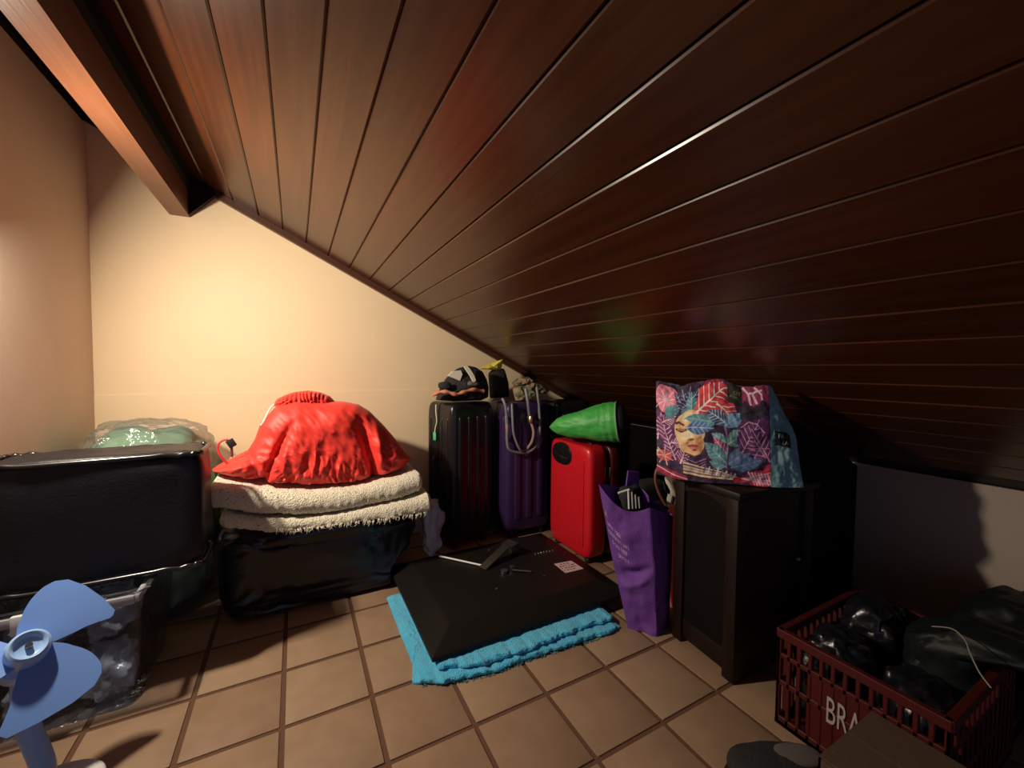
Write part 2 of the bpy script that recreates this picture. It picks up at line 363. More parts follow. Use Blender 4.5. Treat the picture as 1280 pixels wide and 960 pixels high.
tubc = [((-0.505, 1.630, 0.088), MILKY), ((-0.650, 1.630, 0.088), SMOKE), ((-0.505, 1.785, 0.088), NAVY), ((-0.650, 1.785, 0.088), NAVY), ((-0.505, 1.640, 0.262), MILKY), ((-0.650, 1.640, 0.262), MILKY), ((-0.58, 1.795, 0.262), SMOKE)]
tl = ['milky plastic bag crumpled at the bottom of the clear box', 'grey film bag at the bottom of the clear box behind the fan', 'black cloth bag at the bottom of the clear box beside the bundle', 'black cloth bag at the wall end of the clear box', 'milky plastic bag lying highest in the clear box', 'milky plastic bag in the clear box behind the fan blade', 'grey film bag at the back of the clear box']
for (c, m), l in zip(tubc, tl):
    off = random.uniform(0, 50); rr = np.array([0.066, 0.070, 0.082])
    g = superq(c, rr*0.95, 0.85, 0.85, 44, 26, lambda p, d: (abs(fb(p, 15, 3, off))-0.3)*0.045)
    v = np.array(g[0]); v = np.clip(v, np.array(c)-rr, np.array(c)+rr)
    tag(build('plastic_bag', (v, g[1]), m, origin=(c[0], c[1], c[2]-rr[2])), l, 'bag', 'bags in the clear storage box')

def cushion():
    x0, x1, y0, y1, z0, z1 = -0.765, -0.262, 1.575, 1.765, 0.364, 0.743
    t = thing('leather_cushion', 'thick black leather seat cushion resting on the clear storage box', 'cushion', ((x0+x1)/2, (y0+y1)/2, z0))
    L = np.array(t.location)
    c = ((x0+x1)/2, (y0+y1)/2, (z0+z1)/2); r = ((x1-x0)/2, (y1-y0)/2, (z1-z0)/2)
    def d(p, q):
        e = max(0, abs(q.z)-0.8)*5
        return fb(p, 7, 3)*0.010 + fb((p.x*2.4, p.y, p.z), 14, 2, 5)*0.004*e
    build("cover", move(superq(c, r, 0.22, 0.26, 120, 60, d), -L), LEATHER, t)
    # piping along the upper and lower seams
    for zz in (z1-0.012, z0+0.014):
        P = []
        for k in range(121):
            a = 2*math.pi*k/120; s = lambda x: math.copysign(abs(x)**0.22, x)
            P.append((c[0]+r[0]*0.985*s(math.cos(a)), c[1]+r[1]*0.985*s(math.sin(a)), zz+0.004*math.sin(k*0.9)*(0.4+abs(fb((k*0.1, 0, 0), 1)))))
        build('piping', move(tube(P, 0.0075, 10, False), -L), PIPING, t)
cushion()

# ------------------------------------------------------------------ fan
def fan():
    hub = CC + 0.92*ray(34, 814); S = 0.92/F
    FA = np.array([0.36, -0.64, 0.68]); FA /= np.linalg.norm(FA); FR = np.cross(np.array([0, 0, 1.0]), FA); FR /= np.linalg.norm(FR); FU = np.cross(FA, FR)
    base = np.array([-0.525, 1.248, 0.0])
    t = thing('table_fan', 'blue plastic fan without a guard beside the clear storage box', 'fan', base)
    def W(px, pyy, d=0.0): return hub + (FR*px + FU*pyy)*S*0.96 + FA*d       # d towards the front
    bl = [(0, 10), (3, 27), (7, 57), (5, 84), (9, 90), (14, 91), (25, 88), (38, 87), (48, 91), (57, 93), (66, 90), (74, 80), (82, 64), (92, 42), (105, 26), (123, 12)]
    bl = resample([(math.radians(a), r) for a, r in bl], 46, False)
    for k, off in enumerate((0, -116, -238)):
        V = []; Fc = []; o_ = math.radians(off); nr = 8
        pts = [(r*math.cos(a+o_), r*math.sin(a+o_), a) for a, r in bl]
        cx_, cy_ = 40*math.cos(math.radians(45)+o_), 40*math.sin(math.radians(45)+o_)
        for th in (0.0, -0.0025):
            for i in range(nr+1):
                q = i/nr
                for (x, y, a) in pts:
                    X = cx_+(x-cx_)*q; Y = cy_+(y-cy_)*q
                    ang = math.atan2(Y*math.cos(o_)-X*math.sin(o_), X*math.cos(o_)+Y*math.sin(o_)); rr = math.hypot(X, Y)
                    V.append(W(X, Y, th + 0.030*(ang-math.radians(55))*(min(1, rr/90)) ))
        n = len(pts)
        for s in range(2):
            b = s*(nr+1)*n
            for i in range(nr):
                for j in range(n): l = (j+1) % n; Fc.append((b+i*n+j, b+i*n+l, b+(i+1)*n+l, b+(i+1)*n+j))
        for j in range(n): l = (j+1) % n; a_ = nr*n; b_ = (nr+1)*n+nr*n; Fc.append((a_+j, a_+l, b_+l, b_+j))
        build('blade', move((V, Fc), -base), BLUEP, t)
    def axial(prof, mat, name):
        V, Fc = lathe(prof, 36); V = [hub + FR*v[0] + FU*v[1] + FA*v[2] for v in V]; return build(name, move((V, Fc), -base), mat, t)
    h = axial([(0.034, -0.022), (0.036, 0.0), (0.036, 0.022), (0.034, 0.034), (0.029, 0.038), (0.025, 0.036), (0.021, 0.028), (0.016, 0.026), (0.0, 0.026)], LBLUE, 'hub')
    axial([(0.006, 0.02), (0.006, 0.036), (0.0045, 0.038), (0.0, 0.038)], DMETAL, 'shaft_nut').parent = h
    axial([(0.0, -0.115), (0.028, -0.11), (0.042, -0.09), (0.045, -0.07), (0.042, -0.045), (0.03, -0.034), (0.0, -0.034)], LBLUE, 'motor_housing')
    m = hub - FA*0.075
    build('neck', move(tube(spline([m - np.array([0, 0, 0.03]), (m[0], m[1], 0.17), (base[0], base[1]+0.06, 0.07), (base[0], base[1]+0.03, 0.03)], 6), 0.021, 16), -base), LBLUE, t)
    build('base', superq((0, 0, 0.021), (0.118, 0.105, 0.021), 0.4, 0.8, 48, 16), WHITE, t)
fan()

# ------------------------------------------------------------------ green bundle behind the cushion
def green_bundle():
    c = (-0.53, 2.17, 0.376); r = (0.215, 0.215, 0.376)
    t = thing('cloth_bundle', 'sage green cloth bundle in a clear plastic bag behind the black cushion', 'bundle', (c[0], c[1], 0.0)); L = np.array(t.location)
    def d(p, q): return (abs(fb(p, 5, 3, 2))-0.25)*0.05 - 0.014
    build('cloth', move(superq(c, r, 0.55, 0.6, 70, 44, d), -L), OLIVE, t)
    def d2(p, q): return (abs(fb(p, 9, 4, 7))-0.1)*0.035
    build('plastic_wrap', move(superq(c, (r[0]+0.0, r[1]+0.0, r[2]+0.02), 0.5, 0.6, 90, 60, d2), -L), CLEAR, t)
green_bundle()

# ------------------------------------------------------------------ bundle in black liner, blanket, red sack, clear film
def liner_bundle():
    c = (0.115, 2.115, 0.190); r = (0.405, 0.285, 0.190)
    def d(p, q):
        w = -0.012 + fb(p, 4, 3, 3)*0.020
        w -= 0.020*max(0, 1-abs(fb((p.x*0.5+p.z*0.6, p.y, p.z*1.8-p.x*.3), 7, 2, 9))*3.2)*max(0, -q.y)
        return w*(0.25 if q.z < -0.9 else 1)
    g = superq(c, r, 0.28, 0.25, 170, 90, d)
    v = np.array(g[0]); v[:, 2] = np.maximum(v[:, 2], 0.001); v[:, 2] = np.minimum(v[:, 2], 0.352); v[:, 0] = np.minimum(v[:, 0], 0.370+np.clip(v[:, 2]-0.10, 0, 0.15))
    tag(build('wrapped_bundle', (v, g[1]), BPLAST, origin=(c[0], c[1], 0)), 'low bulky bundle wrapped in black plastic sheet under the cream blanket', 'bundle')
liner_bundle()
def layer(pts, yf, yb, seed, n=150):
    """folded cloth layer: pts = (px, top, bottom) of its front edge at y = yf; the fold is rounded and the cloth runs back to yb"""
    P = np.array(pts, float); xs = np.linspace(P[0, 0], P[-1, 0], n); top = np.interp(xs, P[:, 0], P[:, 1]); bot = np.interp(xs, P[:, 0], P[:, 2])
    ker = np.ones(9)/9; top = np.convolve(np.pad(top, 4, 'edge'), ker, 'valid'); bot = np.convolve(np.pad(bot, 4, 'edge'), ker, 'valid')
    V = []; prof = []
    m = 10
    for k in range(24, -1, -1): prof.append(('t', k/24))
    for k in range(1, m): prof.append(('a', k/m))
    for k in range(0, 25): prof.append(('b', k/24))
    for i in range(n):
        a = py(xs[i], top[i], yf); b = py(xs[i], bot[i], yf); zt_, zb_ = a[2], b[2]; hh = (zt_-zb_)/2; zc = (zt_+zb_)/2; x = a[0]
        e = min(1.0, min(i, n-1-i)/3.0); hh *= 0.35+0.65*math.sqrt(e)
        for kind, q in prof:
            if kind == 't': y = yf+(yb-yf)*q; z = zc+hh
            elif kind == 'b': y = yf+(yb-yf)*q; z = zc-hh
            else: an = math.pi/2-math.pi*q; y = yf-hh*0.9*math.cos(an); z = zc+hh*math.sin(an)
            w = fb((x, y, z), 55, 3, seed)*0.0035 + fb((x, y, z), 9, 2, seed)*0.005
            V.append((x+w*0.4, y+w, max(z+w, 0.3545)))
    k = len(prof); Fc = [(i*k+j, i*k+j+1, (i+1)*k+j+1, (i+1)*k+j) for i in range(n-1) for j in range(k-1)]
    Fc.append(tuple(range(k))); Fc.append(tuple((n-1)*k+j for j in range(k)))
    for i in range(n-1): Fc.append((i*k, (i+1)*k, (i+1)*k+k-1, i*k+k-1))
    return V, Fc
bl = thing('folded_blanket', 'cream knitted blanket folded under the red sack', 'blanket', (0.10, 2.1, 0.37)); L = np.array(bl.location)
build('upper_fold', move(layer([(262, 601, 632), (300, 606, 638), (340, 610, 642), (390, 613, 643), (450, 607, 634), (500, 595, 621), (527, 588, 612)], 1.835, 2.34, 1), -L), BLANK, bl)
build('lower_fold', move(layer([(275, 640, 660), (320, 645, 662), (370, 648, 664), (420, 642, 657), (480, 629, 651), (520, 620, 645), (538, 612, 640)], 1.812, 2.34, 2), -L), BLANK, bl)
# tufts hanging off the lower fold
def tufts():
    G = []
    for k in range(150):
        px = random.uniform(345, 534); yb_ = np.interp(px, [345, 370, 420, 480, 520, 538], [662, 663, 656, 650, 644, 639]) - random.uniform(0, 3)
        a = py(px, yb_, 1.778); l = random.uniform(0.006, 0.022)
        G.append(tube([a, a+np.array([random.uniform(-.006, .006), -0.006, -l*0.5]), a+np.array([random.uniform(-.008, .008), -0.003, -l])], lambda q: 0.0022*(1-q*0.6), 5))
    o = build('tufts', move(join(*G), -L), BLANK, bl); o['kind'] = 'stuff'
tufts()

def red_sack():
    Y = 1.945
    out = [(265, 588), (285, 578), (305, 570), (318, 550), (326, 528), (345, 508), (370, 501), (400, 503), (430, 502), (447, 505), (462, 514), (480, 532), (498, 553), (514, 572), (503, 585), (480, 594), (445, 604), (410, 610), (370, 609), (330, 604), (300, 600), (280, 595)]
    O = [py(x, y, Y) for x, y in out]; c = py(392, 556, Y); L = np.array([c[0], Y, 0.50])
    t = thing('red_sack', 'bulging red nylon drawstring sack on the cream blanket', 'bag', L)
    def d(p, r, u):
        x, z = p[0], p[2]; lo_ = max(0.0, min(1.0, (0.74-z)/0.20)); a = math.atan2(z-c[2], x-c[0])
        f = fb((a*2.6, r*0.9, 0.3), 1.6, 3, 4); g = fb((x*1.0, z*0.28, 1), 22, 2, 1)
        v = (0.5-abs(f))*0.040*lo_*max(0, min(1, r*2.2-0.9)) + (0.45-abs(g))*0.034*lo_ + fb((x, z, 0), 6, 3, 8)*0.014 + (0.3-abs(fb((x*1.3+z, z*0.7, 2), 17, 2, 3)))*0.010
        for fx, sl, w, am in ((0.285, -0.25, 0.020, -0.050), (-0.085, 0.45, 0.016, -0.034), (-0.15, -0.3, 0.014, -0.026), (0.33, -0.1, 0.012, 0.02)):
            q = (x-fx-(z-0.62)*sl)/w; v += am*math.exp(-q*q)*max(0, min(1, (0.80-z)/0.12))
        return v
    zt_ = np.array([py(x, y, 1.835)[[0, 2]] for x, y in ((262, 601), (300, 606), (340, 610), (390, 613), (450, 607), (500, 595), (527, 588))])
    bt = lambda X_: np.interp(X_, zt_[:, 0], zt_[:, 1])+0.018
    g = pillow(O, c, 0.115, 0.33, 220, 50, d, 2.8, 0.5); v = np.array(g[0])
    v[:, 2] = np.maximum(v[:, 2], bt(v[:, 0]))
    build('sack', move((v, g[1]), -L), REDFAB, t, angle=80)
    a0 = py(344, 503, Y-0.03); a1 = py(421, 504, Y-0.03); am = py(385, 496, Y-0.05)
    K = [py(x, y, Y+0.03) for x, y in ((341, 507), (346, 499), (356, 494), (368, 490), (385, 488), (400, 490), (412, 495), (421, 504), (416, 509), (395, 508), (370, 507), (352, 510))]
    build('gathered_collar', move(pillow(K, py(383, 500, Y+0.03), 0.055, 0.05, 160, 14, lambda p, r, u: 0.006*math.sin(p[0]*420+9*fb(p, 12, 2))+fb(p, 40, 2)*0.010), -L), REDFAB, t)
    st = [py(343, 505, Y-0.02), py(337, 512, Y-0.02), py(331, 524, Y-0.03), py(326, 532, Y-0.04)]
    build('drawstring', move(tube(spline(st), 0.0035, 8), -L), WHITECL, t)
    sp_ = [py(284, 579, Y-0.02), py(276, 570, Y-0.03), py(272, 560, Y-0.03), py(276, 552, Y-0.03), py(285, 549, Y-0.03)]
    s = build('strap', move(tube(spline(sp_), 0.004, 8), -L), REDFAB, t)
    ck = py(289, 554, Y-0.03); build('clip', move(box(-0.013, 0.013, -0.007, 0.007, -0.016, 0.016, 0.003), ck-L, Matrix.Rotation(-0.5, 3, 'Y')), RUBBER, t)
    lk = py(290, 571, Y-0.02); build('webbing', move(tube([ck-L, lk-L], 0.005, 8), (0, 0, 0)), M('brown_web', (0.16, 0.07, 0.05), 0.7), t)
red_sack()
def clear_film():
    c = (0.575, 1.90, 0.235)
    def d(p, q): return (abs(fb((p.x, p.y, p.z*0.6), 16, 3, 12))-0.25)*0.035
    g = superq(c, (0.045, 0.06, 0.135), 0.6, 0.8, 60, 50, d)
    v = np.array(g[0]); v[:, 2] = np.maximum(v[:, 2], 0.0945); v[:, 0] = np.maximum(v[:, 0], 0.527); v[:, 2] = np.minimum(v[:, 2], 0.352)
    tag(build('clear_film_bag', (v, g[1]), HAZY, origin=(c[0], c[1], 0.0945)), 'crumpled clear plastic bag hanging at the end of the black wrapped bundle', 'bag')
clear_film()

# ------------------------------------------------------------------ suitcases
def suitcase(name, label, loc, rot, w, d, h, mat, ribs=5, ribface='front', handle=True):
    """upright hard-shell case; local x = width, y = depth (front at y=0), z = height"""
    t = thing(name, label, 'suitcase', loc, rot, 'suitcases standing under the slope'); zb = 0.045
    halves = []
    for s in (0, 1):
        y0, y1 = (0, d/2-0.004) if s == 0 else (d/2+0.004, d)
        g = superq((w/2, d/2, (zb+h)/2), (w/2, d/2, (h-zb)/2), 0.16, 0.24, 96, 64)
        v = np.array(g[0]); lo_, hi_ = y0, y1; v[:, 1] = np.clip(v[:, 1], lo_, hi_)
        halves.append(build('shell_half', (v, g[1]), mat, t))
    build('zip_band', move(superq((w/2, d/2, (zb+h)/2), (w/2-0.004, 0.007, (h-zb)/2-0.004), 0.2, 0.3, 80, 40), (0, 0, 0)), RUBBER, t)
    for k in range(ribs):
        x = w*(k+1)/(ribs+1)
        g = superq((x, 0.002, (zb+h)/2), (w/(ribs+1)*0.30, 0.009, (h-zb)/2*0.80), 0.25, 0.8, 16, 20)
        build('rib', g, mat, t)
    for k in range(4):
        y = d*(k+0.9)/4.8
        if abs(y-d/2) < 0.02: continue
        build('side_rib', superq((0.003, y, (zb+h)/2), (0.007, d*0.045, (h-zb)/2*0.78), 0.25, 0.8, 14, 16), mat, t)
    for sx in (0.05, w-0.05):
        for sy in (0.045, d-0.045):
            wh = build('wheel', move(lathe([(0.0, -0.011), (0.018, -0.011), (0.021, -0.007), (0.021, 0.007), (0.018, 0.011), (0.0, 0.011)], 20), (sx, sy, 0.021), Matrix.Rotation(math.pi/2, 3, 'Y')), RUBBER, t)
            build('fork', box(sx-0.017, sx+0.017, sy-0.014, sy+0.014, 0.030, zb+0.02, 0.005), RUBBER, wh)
    if handle:
        build('top_handle', tube(spline([(w*0.3, d*0.5, h-0.012), (w*0.32, d*0.5, h-0.005), (w*0.5, d*0.5, h-0.004), (w*0.68, d*0.5, h-0.005), (w*0.7, d*0.5, h-0.012)], 6), 0.007, 10), RUBBER, t)
        build('side_handle', tube(spline([(0.004, d*0.62, h*0.62), (-0.012, d*0.62, h*0.60), (-0.014, d*0.62, h*0.52), (-0.012, d*0.62, h*0.44), (0.004, d*0.62, h*0.42)], 6), 0.008, 10), RUBBER, t)
    return t
bs = suitcase('suitcase', 'large black ribbed hard suitcase against the cream wall', (0.735, 2.045, 0), math.radians(15), 0.30, 0.265, 0.815, BSHELL, 4)
# cord with a green tag hanging on its corner
P = [(-0.006, 0.15, 0.80), (-0.012, 0.14, 0.76), (-0.010, 0.135, 0.71), (-0.009, 0.15, 0.67), (-0.010, 0.155, 0.645)]
build('tag_cord', tube(spline(P), 0.003, 8), WHITECL, bs)
build('luggage_tag', box(-0.014, -0.009, 0.14, 0.168, 0.60, 0.645, 0.003), GREENTAG, bs)
ps = suitcase('suitcase', 'large purple hard suitcase with a grey cable looped over it', (1.062, 2.045, 0), 0, 0.305, 0.27, 0.805, PSHELL, 3)
suitcase('suitcase', 'black hard suitcase half hidden behind the green pouch', (1.415, 2.07, 0), math.radians(-2), 0.27, 0.25, 0.80, BSHELL, 3)
def red_case():
    x0, y1 = 1.288, 1.955; w, d, h = 0.37, 0.215, 0.612
    # turned so that its broad face looks towards the left wall
    t = thing('suitcase', 'small red ribbed cabin suitcase with the green pouch on top', 'suitcase', (x0, y1, 0), math.radians(-90), 'suitcases standing under the slope'); zb = 0.03
    g = superq((w/2, d*0.31, (zb+h)/2), (w/2, d*0.31, (h-zb)/2), 0.20, 0.36, 110, 70); v = np.array(g[0])
    build('shell_half', (v, g[1]), RSHELL, t)
    g = superq((w/2, d*0.81, (zb+h)/2), (w/2, d*0.19, (h-zb)/2), 0.20, 0.36, 90, 60)
    build('shell_half', g, M('shaded_red_shell', (0.14, 0.010, 0.014), 0.4), t)  # far half of the red shell, its shade put into a darker colour
    build('zip_band', superq((w/2, d*0.622, (zb+h)/2), (w/2-0.006, 0.010, (h-zb)/2-0.006), 0.2, 0.3, 80, 40), RUBBER, t)
    build('zip_pull', box(w+0.001, w+0.010, d*0.62-0.005, d*0.62+0.005, h-0.16, h-0.11, 0.002), METAL, t)
    for k in range(13):
        x = 0.048+k*(w-0.096)/12
        hi = h-0.075 if x > 0.25 else h-0.165+0.0*x
        build('rib', superq((x, 0.0015, (zb+0.06+hi)/2), (0.0068, 0.0050, (hi-zb-0.06)/2), 0.3, 0.9, 10, 14), RSHELL, t)
    # black handle cup in the upper corner, with its grip
    c = build('handle_recess', superq((0.135, 0.012, h-0.075), (0.105, 0.020, 0.066), 0.9, 0.85, 48, 24), GLOSSB, t)
    build('grip', tube(spline([(0.06, -0.002, h-0.055), (0.10, -0.014, h-0.066), (0.15, -0.016, h-0.080), (0.205, -0.002, h-0.092)], 8), 0.010, 12), GLOSSB, c)
    build('top_handle', tube(spline([(0.08, d*0.35, h-0.004), (0.09, d*0.35, h+0.007), (0.19, d*0.35, h+0.010), (0.28, d*0.35, h+0.007), (0.29, d*0.35, h-0.004)], 6), 0.008, 10), RUBBER, t)
    for sx in (0.05, w-0.05):
        for sy in (0.04, d-0.04):
            build('wheel', superq((sx, sy, 0.017), (0.017, 0.012, 0.017), 0.9, 0.6, 20, 12), RUBBER, t)
red_case()

def green_pouch():
    # axis from the tip to the open end, lying across the red case
    a = py(687, 540, 1.80); b = py(773, 527, 1.53); a[2] = 0.695; b[2] = 0.738
    ax = b-a; Ln = np.linalg.norm(ax); ax /= Ln; up = np.array([0, 0, 1.0]); up -= ax*ax.dot(up); up /= np.linalg.norm(up); sd = np.cross(ax, up)
    prof = [(0.0, 0.003, 0.0), (0.05, 0.022, 0.0), (0.14, 0.044, 0.003), (0.30, 0.060, 0.004), (0.5, 0.074, 0.004), (0.68, 0.088, 0.006), (0.82, 0.098, 0.008), (0.92, 0.102, 0.008), (0.97, 0.101, 0.008), (0.995, 0.099, 0.006)]
    pr = resample(prof, 60, False); n = 56; V = []
    for q, r, o_ in pr:
        for k in range(n):
            th = 2*math.pi*k/n
            w = 1+0.10*fb((q*1.2, math.cos(th)*.8, math.sin(th)*.8), 1.5, 3, 3)+0.07*(0.3-abs(fb((q*2.4+math.cos(th)*.6, math.cos(th)*1.3, math.sin(th)*1.3), 1.7, 2, 8)))+0.012*math.sin(q*70+2*fb((th, q, 0), 1.5))*(1 if q > .75 else .0)
            V.append(a + ax*(q*Ln) + up*(math.cos(th)*r*w+o_) + sd*(math.sin(th)*r*1.0*w))
    Fc = [(i*n+k, i*n+(k+1) % n, (i+1)*n+(k+1) % n, (i+1)*n+k) for i in range(len(pr)-1) for k in range(n)]; Fc.append(tuple(range(n)))
    V = np.array(V); dz = 0.628-V[:, 2].min(); V[:, 2] += 0
    base = np.array([a[0]+ax[0]*Ln*.6, a[1]+ax[1]*Ln*.6, V[:, 2].min()])
    t = thing('drawstring_pouch', 'green fabric pouch with a black open end on the red suitcase', 'pouch', base)
    build('pouch_body', move((V, Fc), -base), GRNFAB, t)
    P = [a+ax*(Ln*1.0)+up*(math.cos(q)*0.100+0.006)+sd*(math.sin(q)*0.098) for q in np.linspace(0, 2*math.pi, 41)]
    build('rim', move(tube(P, 0.004, 8, False), -base), M('pale_green_rim', (0.20, 0.42, 0.22), 0.6), t)
    V2 = []; pr2 = [(0.97, 0.094), (1.02, 0.092), (1.08, 0.080), (1.12, 0.055), (1.13, 0.0)]
    for q, r in pr2:
        for k in range(32):
            th = 2*math.pi*k/32; V2.append(a+ax*(q*Ln)+up*(math.cos(th)*r+0.006)+sd*(math.sin(th)*r))
    F2 = [(i*32+k, i*32+(k+1) % 32, (i+1)*32+(k+1) % 32, (i+1)*32+k) for i in range(4) for k in range(32)]
    build('contents', move((V2, F2), -base), NAVY, t)
green_pouch()

# ------------------------------------------------------------------ things on top of the tall cases
def cap_lump():
    c = py(574, 484, 2.14); zb = 0.8195
    t = thing('cloth_bundle', 'black cap-like cloth bundle with white patches on the black suitcase', 'bundle', (c[0], 2.16, zb)); L = np.array(t.location)
    O = [py(x, y, 2.16) for x, y in ((545, 500), (549, 489), (553, 481), (558, 473), (565, 466), (573, 460), (585, 457), (595, 459), (602, 464), (607, 473), (610, 485), (609, 497), (600, 501), (575, 502))]
    f = lambda p, r, u: fb(p, 14, 3, 2)*0.02
    g = pillow(O, py(580, 480, 2.16), 0.09, 0.09, 80, 18, f); v = np.array(g[0]); v[:, 2] = np.maximum(v[:, 2], 0.8195); build('cloth', move((v, g[1]), -L), NAVY, t)
    def front(x, y, dy=0.0): return py(x, y, 2.066-dy)
    def patch(name, pl, m, dy=0.0):
        build(name, move(prism([front(x, y, dy) for x, y in pl], (0, 0.012, 0)), -L), m, t, smooth=False)
    patch('white_patch', [(560, 470), (566, 464), (576, 463), (578, 468), (575, 476), (568, 473)], WHITECL, -0.01)
    patch('white_band', [(580, 458), (584, 457), (589, 463), (593, 470), (595, 476), (592, 478), (588, 470), (584, 464)], WHITECL, 0.004)
    st = [front(x, y, dy) for x, y, dy in ((541, 494, -0.03), (550, 490, 0.0), (560, 490, 0.018), (570, 493, 0.022), (580, 490, 0.022), (592, 487, 0.018), (604, 489, 0.0))]
    V, Fc = tube(spline(st, 8), lambda q: 0.007+0.005*math.sin(q*17)**2, 10); V = np.array(V)
    V[:, 2] = np.maximum(V[:, 2], 0.8195); build('salmon_strap', move((V, Fc), -L), ORANGE, t)
    build('grey_fold', move(superq(front(590, 480, -0.02), (0.045, 0.030, 0.016), 0.9, 0.9, 24, 14, lambda p, d: fb(p, 30, 2)*0.008), -L), M('taupe_cloth', (0.16, 0.12, 0.10), 0.8), t)
    build('loose_fold', move(superq(front(556, 483, -0.02), (0.030, 0.030, 0.022), 0.9, 0.9, 24, 14, lambda p, d: fb(p, 30, 2)*0.010), -L), NAVY, t)
cap_lump()
def yellow_piece():
    Y = 2.24; pl = [(598, 461), (612, 454), (629, 449), (626, 464), (611, 462)]
    O = [py(x, y, Y+(0.03 if i % 2 else -0.01)) for i, (x, y) in enumerate(pl)]; L = np.array([O[4][0], Y, O[4][2]])
    t = thing('yellow_bag', 'folded yellow plastic piece tucked behind the black cap bundle', 'bag', L)
    build('sheet', move(pillow(O, np.mean(O, 0), 0.018, 0.02, 50, 8, lambda p, r, u: fb(p, 30, 2)*0.012), -L), YELLOW, t)
    D = [py(x_, y_, Y+0.03) for x_, y_ in ((611, 466), (618, 459), (630, 461), (635, 478), (636, 496), (613, 498))]
    g = pillow(D, py(622, 480, Y+0.03), 0.05, 0.05, 60, 10); v = np.array(g[0]); v[:, 2] = np.maximum(v[:, 2], 0.8195); build('dark_pouch', move((v, g[1]), -L), NAVY, t)
yellow_piece()
def scarf():
    Y = 2.15; t = thing('patterned_scarf', 'crumpled olive and rust patterned scarf on the purple suitcase', 'scarf', (1.22, 2.18, 0.8105)); L = np.array(t.location)
    for pl, ht in (([(641, 487), (649, 479), (662, 475), (676, 480), (686, 488), (680, 492), (668, 491), (655, 501), (645, 502)], 0.06), ([(641, 479), (649, 472), (660, 471), (668, 476), (655, 481), (643, 482)], 0.05)):
        O = [py(x, y, Y) for x, y in pl]
        g = pillow(O, np.mean(O, 0), ht, 0.06, 70, 14, lambda p, r, u: (0.4-abs(fb(p, 16, 3)))*0.04); v = np.array(g[0]); v[:, 2] = np.maximum(v[:, 2], 0.8105); build('fold', move((v, g[1]), -L), MULTI, t)
scarf()
def cable():
    Yc = 2.018
    t = thing('cable_lock', 'grey cable with a brass joint looped over the purple suitcase', 'cable', py(660, 565, Yc)); L = np.array(t.location)
    def C(pts, r, m, name, dy=0): build(name, move(tube(spline([py(x, y, Yc-dy-(0 if k not in (0, len(pts)-1) else -0.02)) for k, (x, y) in enumerate(pts)], 8), r, 10), -L), m, t)
    C([(628, 498), (632, 508), (634, 530), (634, 550), (637, 562), (650, 566), (663, 564), (672, 553), (675, 535), (674, 512), (671, 484)], 0.0085, GREYC, 'outer_loop')
    C([(640, 505), (641, 528), (643, 545), (650, 562), (656, 564)], 0.0075, GREYC, 'inner_loop', 0.014)
    C([(657, 486), (660, 503), (662, 520)], 0.0095, GREYC, 'upper_end', 0.012)
    C([(664, 528), (667, 540), (665, 552), (658, 562)], 0.0085, PINKC, 'lower_end', 0.012)
    C([(633, 520), (634, 535), (634, 550)], 0.0105, PINKC, 'sleeve')
    g = lathe([(0.0, -0.019), (0.016, -0.019), (0.0175, -0.016), (0.0175, 0.016), (0.016, 0.019), (0.0, 0.019)], 20)
    build('brass_joint', move(g, py(663.5, 524, Yc-0.012)-L, Matrix.Rotation(0.12, 3, 'Y')), GOLD, t)
cable()

